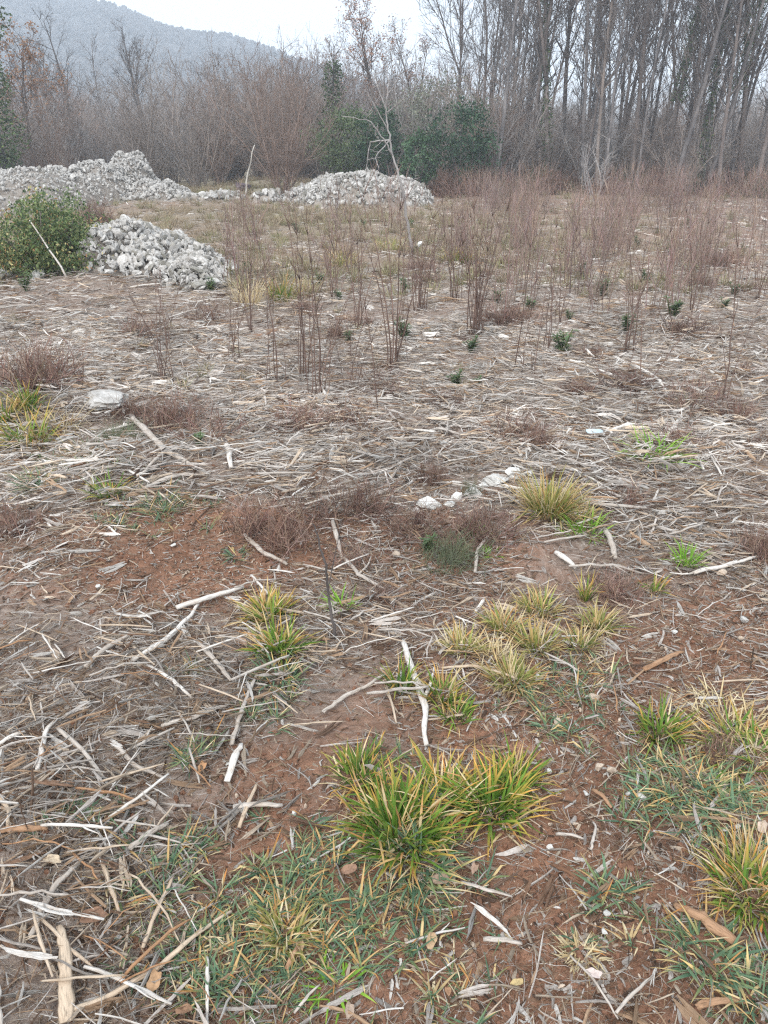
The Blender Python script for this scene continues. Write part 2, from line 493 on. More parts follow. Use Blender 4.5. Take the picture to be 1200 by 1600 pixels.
# ------------------------------------------------------------------ shapes: sticks, stones, blades
def stick_mesh(name, mat, r=.03, bend=.1, flat=1.0, fork=0, segs=7, sides=6, fray=0):
    """A weathered stick one metre long along X, centred."""
    mb = MB()
    x = np.linspace(-.5, .5, segs)
    kink = np.cumsum(rng.normal(0, 1, segs) * rng.choice([.25, 1.0, 2.2], segs))
    y = bend * .55 * np.cumsum(kink - kink.mean()) / segs + rng.normal(0, bend * .05 + .002, segs); y -= y.mean()
    z = rng.normal(0, bend * .06 + .001, segs) + bend * .3 * np.sin((x + .5) * pi)
    rad = r * np.interp(x, [-.5, -.3, .3, .5], [.8, 1, .85, .5]) * rng.uniform(.82, 1.15, segs)
    pts = np.stack([x, y, z], -1)
    mb.tube(pts, rad, sides, flat=flat)
    for _ in range(fork):
        i = RND.randrange(1, segs - 2)
        d = np.array([RND.uniform(.15, .35), RND.choice([-1, 1]) * RND.uniform(.08, .22), RND.uniform(0, .08)])
        q = pts[i] + np.linspace(0, 1, 4)[:, None] * d + rng.normal(0, .006, (4, 3)); q[0] = pts[i]
        mb.tube(q, rad[i] * np.array([.7, .6, .45, .25]), 5, flat=flat)
    for _ in range(fray):
        e = RND.choice([0, segs - 1]); s = -1 if e == 0 else 1
        q = pts[e] + np.linspace(-.12, RND.uniform(.04, .14), 3)[:, None] * np.array([s, 0, 0]) + np.array([0, RND.uniform(-1, 1) * r, RND.uniform(-.5, .5) * r]) + rng.normal(0, .004, (3, 3))
        mb.tube(q, r * np.array([.3, .28, .1]), 3)
    return mb.mesh(name, mat, smooth=sides > 5)

import bmesh
def ico(sub):
    bm = bmesh.new(); bmesh.ops.create_icosphere(bm, subdivisions=sub, radius=1)
    v = np.array([p.co[:] for p in bm.verts]); t = np.array([[q.index for q in f.verts] for f in bm.faces]); bm.free()
    return v, t
ICO = {s: ico(s) for s in (1, 2, 3, 4)}

def rock_mesh(name, mat, sub=2, cuts=9, squash=(1, .8, .6), rough=.03, smooth=False, deep=0.0):
    v, t = ICO[sub]; v = v.copy()
    for _ in range(cuts):
        n = rng.normal(0, 1, 3); n /= np.linalg.norm(n)
        d = rng.uniform(.45 - deep, .85 - deep * .6)
        h = np.maximum(0, v @ n - d); v -= h[:, None] * n
    v += rough * np.stack([noise(v[:, 0] + v[:, 2], v[:, 1] - v[:, 2], 1.3, RND.randrange(12)) for _ in range(3)], -1)
    if sub >= 3:
        v *= (1 + rng.normal(0, .012, len(v)))[:, None]
        k1, k2 = RND.randrange(12), RND.randrange(12)
        v *= (1 + .05 * noise(v[:, 0] * 1.3 + v[:, 1], v[:, 2] * 1.2 - v[:, 1], 1.1, k1) + .022 * noise(v[:, 0] - v[:, 2], v[:, 1] + v[:, 2] * .7, 3.4, k2))[:, None]
    v *= np.array(squash)
    mb = MB(); mb.add(v, None, t)
    return mb.mesh(name, mat, smooth)

def blades(mb, n, radius, length, width, lean=(.1, 1.0), curl=.6, cols=None, tips=None, origin=(0, 0, 0), dead=0.0, deadcol=None, seg=5):
    """n grass blades around origin. cols/tips: lists of base and tip colours."""
    az = rng.uniform(0, 2 * pi, n)
    rr = radius * np.sqrt(rng.uniform(0, 1, n))
    base = np.stack([rr * np.cos(az), rr * np.sin(az), np.zeros(n)], -1) + np.array(origin)
    a2 = az + rng.normal(0, .85, n)
    ln = lean[0] + (lean[1] - lean[0]) * np.clip(rr / max(radius, 1e-6) * .55 + rng.uniform(0, .55, n), 0, 1)
    L = length * rng.uniform(.5, 1.1, n); W = width * rng.uniform(.6, 1.15, n)
    cu = curl * rng.uniform(.2, 1.3, n)
    out = np.stack([np.cos(a2), np.sin(a2), np.zeros(n)], -1); side = np.stack([-np.sin(a2), np.cos(a2), np.zeros(n)], -1)
    tw = rng.normal(0, .5, n)
    kk = np.where(rng.uniform(0, 1, n) < .22, rng.integers(1, seg, n), 99); kb = rng.uniform(.5, 1.3, n)
    p = base.copy(); P = [p.copy()]
    for k in range(seg):
        ang = ln + cu * (k / seg) ** 1.3 + np.where(k >= kk, kb, 0)
        p = p + (L / seg)[:, None] * (np.sin(ang)[:, None] * out + np.cos(ang)[:, None] * np.array([0, 0, 1.0]))
        p[:, 2] = np.maximum(p[:, 2], .004)
        P.append(p.copy())
    prof = np.interp(np.linspace(0, 1, seg + 1), [0, .25, .6, 1], [.7, 1, .8, .06])
    c0 = np.array(cols)[rng.integers(0, len(cols), n)] * rng.uniform(.75, 1.2, n)[:, None]
    c1 = np.array(tips)[rng.integers(0, len(tips), n)] * rng.uniform(.8, 1.15, n)[:, None]
    isd = rng.uniform(0, 1, n) < dead
    if deadcol is not None and isd.any():
        dc = np.array(deadcol)[rng.integers(0, len(deadcol), n)]
        c0[isd] = dc[isd]; c1[isd] = dc[isd] * 1.05
    tstart = rng.uniform(.25, .8, n)
    V, C = [], []
    for k in range(seg + 1):
        w = (W * prof[k] / 2)[:, None]
        s = side * np.cos(tw * k / seg)[:, None] + np.array([0, 0, 1.0]) * np.sin(tw * k / seg)[:, None]
        V.append(P[k] - s * w); V.append(P[k] + s * w)
        f = np.clip((k / seg - tstart) / .35, 0, 1)[:, None]
        c = c0 * (1 - f) + c1 * f
        C.append(c); C.append(c)
    V = np.stack(V, 1); C = np.stack(C, 1); m = 2 * (seg + 1)
    off = (np.arange(n) * m)[:, None, None]
    q = np.array([[2 * k, 2 * k + 1, 2 * k + 3, 2 * k + 2] for k in range(seg)])[None] + off
    mb.add(V.reshape(-1, 3), q.reshape(-1, 4), None, C.reshape(-1, 3))

G_GREEN = [lin(84, 118, 40), lin(98, 130, 48), lin(70, 100, 38), lin(112, 138, 60)]
G_BLUE = [lin(96, 122, 92), lin(108, 134, 104), lin(82, 110, 86), lin(122, 138, 94)]
G_TIP = [lin(200, 154, 80), lin(194, 134, 72), lin(168, 150, 70), lin(212, 182, 124)]
G_DRY = [lin(204, 180, 132), lin(190, 158, 108), lin(178, 132, 82), lin(214, 196, 158)]
G_STRAW = [lin(196, 178, 140), lin(178, 156, 116), lin(206, 192, 160)]

# ------------------------------------------------------------------ things on the field
PAL = np.array([lin(200, 195, 189), lin(180, 172, 165), lin(182, 166, 148), lin(158, 132, 108), lin(122, 96, 78), lin(92, 74, 62)])

def field_points(n, d0, d1, dens, power=1.0):
    """Random ground points between two distances, thinned by a density map."""
    u = rng.uniform(0, 1, n)
    d = d0 + (d1 - d0) * u ** power
    x = rng.uniform(-1, 1, n) * (.62 * d + .9)
    z = height(x, d)
    px, py = pix(x, d, z)
    keep = rng.uniform(0, 1, n) < dens(px, py) * (1 + .45 * noise(x, d, .55, 9) + .3 * noise(x, d, 1.7, 10))
    return x[keep], d[keep], z[keep], px[keep], py[keep]

def flow(px, py):
    """Mean lie of the chipped wood, as an angle from the x axis."""
    return .25 + .35 * np.sin(px / 260 + py / 330) + .25 * np.sin(px / 120 - py / 170 + 1)

def pal_tint(n, px, py, extra=0):
    grey = np.where(py < 680, 1, np.exp(-((py - 680) / 190) ** 2)) * .75 + .42
    w = np.stack([.22 * grey + .05, .38 * grey + .1, .25 + 0 * grey, .22 - .12 * grey + .05, .12 - .06 * grey + extra, .05 + extra + 0 * grey], -1)
    w = np.cumsum(w / w.sum(1, keepdims=True), 1)
    k = (rng.uniform(0, 1, n)[:, None] > w).sum(1).clip(0, 5)
    return PAL[k] * (np.where(py > 850, rng.uniform(.45, 1.02, n), rng.uniform(.58, 1.2, n)))[:, None]

def litter():
    kinds = [stick_mesh('stick', M['litter'], r=RND.choice([.012, .016, .022, .03]), bend=RND.choice([.03, .06, .1, .16]), flat=RND.choice([1, .8, .5, .35]),
                        fork=RND.choice([0, 0, 0, 1]), segs=6, sides=5, fray=RND.choice([0, 0, 1])) for _ in range(22)]
    def splinter():
        mb = MB(); w = RND.uniform(.016, .046)
        for _ in range(RND.choice([1, 1, 2, 3])):
            x = np.array([-.5, -.25, .1, .35, .5]) * RND.uniform(.7, 1); o_ = rng.normal(0, w * .5, 3) * np.array([0, 1, .4])
            mb.tube(np.stack([x, np.cumsum(rng.normal(0, .03, 5)), rng.normal(0, .012, 5)], -1) + o_, w * np.array([.3, .9, 1, .7, .12]) * rng.uniform(.8, 1.2, 5), 4, flat=RND.uniform(.3, .6))
        return mb.mesh('splinter', M['litter'], False)
    kinds = kinds[:20] + [splinter() for _ in range(9)]
    NK = len(kinds)
    fine = [stick_mesh('straw', M['litter'], r=RND.choice([.006, .009, .012]), bend=RND.choice([.05, .12, .25]), flat=.6, segs=5, sides=3) for _ in range(12)]
    P, Rt, S, I, T = [], [], [], [], []
    def put(x, y, z, px, py, L, lift, tilt, spread, idx, tint):
        n = len(x)
        dn = np.clip(litter_density(px, py), 0, 1)
        P.append(np.stack([x, y, z + lift * rng.uniform(0, 1, n) ** 1.6 * (.3 + dn) + .003], -1))
        Rt.append(np.stack([rng.uniform(0, 2 * pi, n), rng.normal(0, tilt, n), flow(px, py) + rng.normal(0, spread, n) + pi * rng.integers(0, 2, n)], -1))
        S.append(L); I.append(idx); T.append(tint)
    for n, d0, d1, pw, l0, l1, lift in ((42000, .55, 3.2, .75, .02, .15, .03), (92000, 3.0, 7.5, .8, .03, .19, .05), (66000, 7, 15, .9, .05, .23, .055), (20000, 15, 26, .8, .10, .32, .05)):
        x, y, z, px, py = field_points(n, d0, d1, litter_density, pw)
        m = len(x)
        put(x, y, z, px, py, l0 + (l1 - l0) * rng.uniform(0, 1, m) ** 2.8, lift, .14, .9, rng.integers(0, NK, m), pal_tint(m, px, py) * (1 + .16 * noise(x, y, .7, 4) + .1 * noise(x, y, 2.2, 8))[:, None])
    for n, d0, d1, pw, l0, l1 in ((80000, .55, 3.5, .75, .012, .085), (60000, 3.2, 7.5, .8, .03, .12)):
        x, y, z, px, py = field_points(n, d0, d1, lambda a, b: .5 + .5 * np.clip(litter_density(a, b), 0, 1), pw)
        m = len(x)
        put(x, y, z, px, py, rng.uniform(l0, l1, m), .02, .16, .9, NK + rng.integers(0, 12, m), pal_tint(m, px, py, .1))
    o = scatter('litter', np.concatenate(P), np.concatenate(Rt), np.concatenate(S), np.concatenate(I), np.concatenate(T), kinds + fine,
                'mat of chipped grey and tan sticks covering the clearing', 'wood litter')
litter()

def crumbs():
    chip = []
    for _ in range(8):
        mb = MB(); w, h = RND.uniform(.08, .24), RND.uniform(.03, .06)
        x = np.array([-.5, -.1, .35, .5])
        mb.tube(np.stack([x, rng.normal(0, .05, 4), rng.normal(0, .03, 4)], -1), w * np.array([.6, 1, .9, .4]) * .7, 4, flat=h / w)
        chip.append(mb.mesh('wood_chip', M['litter'], False))
    x, y, z, px, py = field_points(125000, .55, 5, lambda a, b: .6 + .3 * (a > 600) + 0 * b, .75)
    n = len(x)
    scatter('wood_chip_litter', np.stack([x, y, z + .003], -1), np.stack([rng.normal(0, .3, n), rng.normal(0, .2, n), rng.uniform(0, 6.28, n)], -1), (.010 + .04 * rng.uniform(0, 1, n) ** 3.5),
            rng.integers(0, 8, n), pal_tint(n, px, py + 400, .22) * .9, chip, 'small brown and tan wood chips strewn over the red soil', 'wood chips')
    cl = [rock_mesh('clod', M['clod'], 1, 4, (1, .9, .7), .08) for _ in range(5)]
    x, y, z, px, py = field_points(70000, .55, 5, lambda a, b: np.clip(1.15 - litter_density(a, b), .15, 1), .75)
    n = len(x)
    scatter('soil_crumbs', np.stack([x, y, z], -1), rng.uniform(0, 6, (n, 3)), .002 + .012 * rng.uniform(0, 1, n) ** 3, rng.integers(0, 5, n), np.ones((n, 3)), cl,
            'loose crumbs of red soil between the sticks', 'soil crumbs')
    pb = [rock_mesh('gravel_stone', M['pebble'], 2, 9, (1.2, RND.uniform(.7, 1), .6), .05, False, .1) for _ in range(6)]
    x, y, z, px, py = field_points(15000, .6, 5.5, lambda a, b: np.clip(.15 + .8 * gauss(a, b, 330, 850, 150, 80) + .7 * gauss(a, b, 920, 1330, 150, 240) + .4 * gauss(a, b, 450, 1250, 140, 60) + .4 * gauss(a, b, 1100, 980, 130, 70), 0, 1), .8)
    n = len(x)
    scatter('gravel', np.stack([x, y, z + .006], -1), rng.uniform(0, 6, (n, 3)), .002 + .0075 * rng.uniform(0, 1, n) ** 4, rng.integers(0, 6, n), np.ones((n, 3)), pb,
            'small pale stones scattered on the bare red soil', 'gravel')
crumbs()

# ---------------- low creeping grass
def creeping_grass():
    var = []
    for k in range(10):
        mb = MB()
        dry = k >= 7
        blades(mb, RND.randrange(7, 14), .012, RND.uniform(.05, .085), .0055, (.5, 1.35), .5, G_STRAW if dry else G_BLUE, G_STRAW if dry else [G_BLUE[0], G_BLUE[3], G_TIP[3], G_TIP[1]], dead=.14, deadcol=G_DRY, seg=4)
        var.append(mb.mesh('grass_sprig', M['blade']))
    def dens(a, b):
        d = 0
        for s, cx, cy_, sx, sy in ((.75, 430, 1450, 150, 110), (.6, 640, 1420, 110, 80), (.8, 140, 1290, 55, 30), (.55, 440, 1120, 40, 28), (.5, 310, 1190, 30, 20), (.5, 300, 1310, 40, 25),
                                   (.9, 1120, 1240, 110, 60), (.55, 1080, 1490, 110, 40), (.6, 1190, 1540, 60, 60), (.6, 690, 1530, 60, 90), (.5, 350, 1520, 130, 60), (.4, 600, 1180, 40, 30),
                                   (.5, 880, 1070, 60, 50), (.4, 1010, 1210, 50, 40), (.35, 250, 1400, 90, 50), (.5, 520, 1330, 80, 40), (.35, 300, 1040, 30, 15), (.35, 950, 1390, 40, 30),
                                   (.3, 250, 800, 70, 30), (.25, 110, 720, 90, 30), (.25, 860, 1140, 40, 20)):
            d = d + s * gauss(a, b, cx, cy_, sx, sy)
        return np.clip(d, 0, 1) * .8
    x, y, z, px, py = field_points(36000, .55, 5, dens, .7)
    n = len(x); i = rng.integers(0, 8, n)
    i = np.where((gauss(px, py, 1130, 1180, 110, 110) > .25) & (rng.uniform(0, 1, n) < .45), rng.integers(7, 10, n), i)
    scatter('creeping_grass', np.stack([x, y, z], -1), np.stack([rng.normal(0, .1, n), rng.normal(0, .1, n), rng.uniform(0, 6.28, n)], -1), rng.uniform(.5, 1.2, n), i, np.ones((n, 3)), var,
            'low blue-green grass creeping through the litter and soil', 'grass')
creeping_grass()

def field_grass():
    var = []
    for k in range(6):
        mb = MB()
        blades(mb, 40, .07, .22, .008, (.1, .9), .6, [lin(162, 148, 124), lin(146, 130, 108)] if k < 4 else [lin(128, 128, 88), lin(146, 140, 104)], [lin(168, 154, 130), lin(150, 132, 110)], seg=3)
        var.append(mb.mesh('field_tuft', M['blade']))
    x, y, z, px, py = field_points(16000, 4.6, 34, lambda a, b: turf_density(a, b) * .8 + .035 * (b < 640), .9)
    n = len(x)
    scatter('field_grass', np.stack([x, y, z], -1), np.stack([0 * x, 0 * x, rng.uniform(0, 6.28, n)], -1), rng.uniform(.5, 1.3, n) * np.where(y < 9, .5, 1), np.where(y < 11, rng.integers(3, 6, n), rng.integers(0, 6, n)), np.ones((n, 3)), var,
            'thin straw and olive grass at the far side of the clearing', 'grass')
field_grass()

# ---------------- grass tufts, each one a thing
def tuft(px, py, L, radius, kind, label, n=110, lean=(.05, 1.0)):
    P = at(px, py)
    root = link('grass_tuft', None, loc=P)
    root.empty_display_size = .05
    tag(root, label, 'grass tuft', 'grass tufts on the clearing')
    w = .0085 if L > .13 else .0065
    base, tips, dead, dcol = {'green': (G_GREEN, [G_GREEN[1], G_TIP[2], G_TIP[0]], .3, G_DRY), 'mixed': (G_GREEN + [lin(140, 146, 70)], G_TIP, .55, G_DRY),
                              'yellow': ([lin(136, 142, 76), lin(112, 128, 62), lin(160, 152, 92)], [lin(198, 176, 128), lin(178, 152, 98), lin(150, 146, 84), lin(184, 136, 88)], .9, G_DRY + G_STRAW), 'dry': (G_STRAW, G_STRAW, 1.0, G_STRAW),
                              'blue': (G_BLUE, [G_BLUE[1], G_TIP[3]], .25, G_DRY), 'fresh': ([lin(118, 160, 52), lin(100, 142, 44)], [lin(140, 168, 70)], .05, G_DRY)}[kind]
    if kind != 'dry':
        mb = MB(); blades(mb, n, radius, L, w, lean, .7, base, tips)
        tag(link('green_blades', mb.mesh('green_blades', M['blade']), root), kind='stuff')
    nd_ = int(n * dead)
    if nd_ > 3:
        mb = MB(); blades(mb, nd_, radius * 1.1, L * 1.05, w * .75, (lean[0], lean[1] * 1.15), .8, dcol, dcol)
        blades(mb, nd_ // 2 + 8, radius * 1.25, L * .55, w * .7, (.7, 1.5), .5, G_STRAW + [lin(150, 124, 96), lin(124, 100, 78)], G_STRAW)
        tag(link('dry_blades', mb.mesh('dry_blades', M['blade']), root), kind='stuff')
    return root

TUFTS = [
 (626, 1308, .165, .075, 'green', 'large green grass tuft with orange dry blades, biggest on the red soil', 230, (.03, .98)),
 (768, 1268, .155, .065, 'green', 'large green tuft with orange tips beside the biggest tuft', 200, (.03, .98)),
 (562, 1222, .125, .05, 'green', 'mid-sized orange-tipped tuft behind the biggest tuft, nearest the litter', 110, (.05, 1.1)),
 (806, 1226, .125, .04, 'green', 'upright green tuft behind the large tuft, next to the bare path', 90, (.05, .9)),
 (690, 1252, .15, .06, 'mixed', 'thin yellowing tuft between the two large green tufts', 70, (.05, 1.0)),
 (655, 1352, .12, .07, 'blue', 'low spreading grass at the foot of the biggest tuft', 90, (.5, 1.35)),
 (422, 968, .14, .045, 'mixed', 'green and yellow tuft, upper of two touching by the grey sticks', 120),
 (434, 1022, .15, .045, 'green', 'green tuft, lower of two touching by the grey sticks', 120),
 (436, 1062, .11, .05, 'blue', 'blue-green grass below the two touching tufts', 90, (.4, 1.25)),
 (628, 1078, .125, .028, 'green', 'narrow green tuft leaning on the big white stick', 55, (.05, .8)),
 (690, 1092, .11, .04, 'mixed', 'green tuft beside the fork of the big white stick', 70),
 (712, 1122, .09, .04, 'green', 'small green tuft below the white stick fork', 55),
 (722, 1018, .11, .04, 'yellow', 'pale yellow tuft, nearest the white stick of the yellow cluster', 80),
 (768, 1030, .105, .045, 'dry', 'straw-coloured dead tuft inside the yellow cluster', 90),
 (788, 985, .12, .045, 'yellow', 'yellow-green tuft at the top of the yellow cluster', 80),
 (842, 958, .12, .05, 'yellow', 'olive and rust tuft above the yellow cluster', 80),
 (838, 1012, .12, .045, 'yellow', 'yellowing tuft in the middle of the yellow cluster', 80),
 (800, 1068, .115, .05, 'yellow', 'spiky yellow tuft beside a white pebble', 100),
 (932, 982, .12, .04, 'yellow', 'yellow-green tuft nearest the bare soil path, upper one', 70),
 (908, 1012, .11, .04, 'yellow', 'thin yellowing tuft below the upper path-side tuft', 50),
 (914, 938, .12, .02, 'mixed', 'slim upright tuft beside grey forked sticks', 30, (.05, .5)),
 (856, 806, .24, .075, 'yellow', 'tall orange-yellow tuft beside the white limestone', 200, (.05, .8)),
 (902, 812, .13, .06, 'yellow', 'smaller yellow tuft at the foot of the tall orange one', 70),
 (912, 834, .15, .07, 'fresh', 'fresh green low tuft below the yellow ones', 60, (.3, 1.2)),
 (1072, 882, .12, .04, 'fresh', 'small bright green tuft alone beside the long pale branch', 60, (.1, 1.0)),
 (172, 776, .14, .05, 'green', 'small green tuft on the litter bank above the red soil', 70, (.2, 1.1)),
 (535, 952, .1, .035, 'fresh', 'small green tuft behind the thin dark sapling', 45, (.1, 1.0)),
 (1022, 716, .22, .1, 'fresh', 'bright green tuft near the pale blue slab', 70, (.4, 1.2)),
 (44, 640, .22, .06, 'green', 'dark green tuft near the white boulder on the bank', 80, (.1, .8)),
 (8, 660, .22, .06, 'mixed', 'orange-tipped tuft at the edge of the bank', 80, (.1, .8)),
 (50, 692, .26, .1, 'mixed', 'low yellow-green tuft on the litter bank', 90, (.2, 1.1)),
 (95, 674, .22, .08, 'dry', 'dead straw tuft on the litter bank', 60),
 (1030, 1152, .12, .04, 'green', 'green tuft at the edge of the straw grass patch', 90, (.1, .9)),
 (1130, 1135, .12, .14, 'dry', 'wide straw-coloured grass patch beside the path, upper part', 170, (.5, 1.35)),
 (1180, 1180, .12, .12, 'mixed', 'mixed straw and green grass patch at the photo edge', 120, (.4, 1.35)),
 (1080, 1230, .10, .12, 'blue', 'blue-green grass patch below the straw grass', 160, (.5, 1.3)),
 (1150, 1270, .10, .11, 'blue', 'flattened green grass patch beside two white pebbles', 130, (.6, 1.35)),
 (1170, 1400, .13, .06, 'mixed', 'fan of dry and green grass above the brown log', 150, (.1, 1.15)),
 (1195, 1365, .13, .06, 'dry', 'dead grey-straw grass fan by the photo edge', 110, (.1, 1.1)),
 (908, 1492, .055, .03, 'dry', 'small pale dry tuft on the bare path', 70, (.3, 1.3)),
 (445, 1462, .085, .04, 'yellow', 'yellowish fan of grass among the blue-green grass', 80, (.2, 1.2)),
 (530, 1540, .07, .05, 'fresh', 'flat light green weed among the creeping grass', 25, (.9, 1.4)),
 (1105, 1500, .1, .06, 'blue', 'blue-green grass clump below the brown log', 70, (.5, 1.3)),
 (1180, 1560, .11, .07, 'blue', 'broad blue-green blades in the bottom corner', 60, (.4, 1.2)),
 (388, 478, .42, .12, 'dry', 'tan dead grass tuft among the far shoots', 120, (.05, .6)),
 (442, 470, .34, .12, 'mixed', 'olive grass tuft beside the tan dead tuft', 90, (.05, .8)),
 (478, 462, .32, .12, 'dry', 'straw tuft next to the olive tuft', 80, (.05, .7)),
 (532, 418, .4, .14, 'yellow', 'golden tuft in the far field', 90, (.05, .8)),
 (718, 412, .4, .16, 'mixed', 'green-yellow tuft behind the dense shoots', 110, (.2, 1.0)),
 (612, 396, .4, .16, 'yellow', 'yellow-green tuft beneath the dead sapling', 90, (.2, 1.0)),
 (60, 765, .16, .06, 'blue', 'blue-green tuft near the litter bank edge', 50, (.2, 1.1)),
 (250, 795, .12, .08, 'blue', 'thin grass at the rim of the red soil patch', 50, (.4, 1.2)),
 (370, 870, .08, .03, 'blue', 'tiny tuft in the middle of the red soil patch', 25, (.3, 1.2)),
 (855, 1140, .07, .03, 'blue', 'tiny blue-green tuft near tan stones on the path', 35, (.5, 1.3)),
 (945, 1395, .09, .035, 'blue', 'small tuft with broad blades in the middle of the path', 25, (.3, 1.2)),
 (1022, 925, .09, .03, 'mixed', 'small rust tuft under the long pale branch', 30),
 (770, 866, .06, .03, 'fresh', 'tiny light green sprig on the litter', 25, (.4, 1.3)),
 (745, 838, .08, .03, 'fresh', 'tiny yellow-green sprig under the brown heath', 25, (.4, 1.3)),
]
for t in TUFTS: tuft(*t)

# ---------------- notable sticks, each one a thing
def big_stick(pts, r_px, mat, label, flat=.8, name='stick', side=(), taper=(.85, 1, .9, .6)):
    W = [at(*p) for p in pts]
    P = np.array(W); k = pxm(P[len(P) // 2]); r = r_px / k * .42
    # resample
    seg = np.r_[0, np.cumsum(np.linalg.norm(np.diff(P, axis=0), axis=1))]
    n = max(6, 4 * len(pts))
    s = np.linspace(0, seg[-1], n)
    Q = np.stack([np.interp(s, seg, P[:, i]) for i in range(3)], -1)
    Q[:, 2] = np.maximum(Q[:, 2], height(Q[:, 0], Q[:, 1])) + r * .7 + .012 + .006 * np.sin(s / seg[-1] * pi)
    Q[:, :2] += rng.normal(0, r * .16, (n, 2))
    o0 = Q[n // 2].copy()
    ang = atan2(P[-1][1] - P[0][1], P[-1][0] - P[0][0])
    c, sn = cos(-ang), sin(-ang)
    Rm = np.array([[c, -sn, 0], [sn, c, 0], [0, 0, 1]])
    mb = MB()
    rad = r * np.interp(np.linspace(0, 1, n), np.linspace(0, 1, len(taper)), taper) * rng.uniform(.86, 1.12, n)
    mb.tube((Q - o0) @ Rm.T, rad, 8, flat=flat)
    for sp in side:
        B = np.array([at(*p) for p in sp]); B[:, 2] += r + .012
        j = int(np.argmin(np.linalg.norm(Q - B[0], axis=1))); B[0] = Q[j]
        s2 = np.linspace(0, 1, 6); B = np.stack([np.interp(s2, np.linspace(0, 1, len(B)), B[:, i]) for i in range(3)], -1)
        mb.tube((B - o0) @ Rm.T, r * np.linspace(.65, .25, 6), 6, flat=flat)
    o = link(name, mb.mesh(name, mat), loc=o0, rot=(0, 0, ang))
    return tag(o, label, 'stick', 'loose sticks and branches on the clearing')

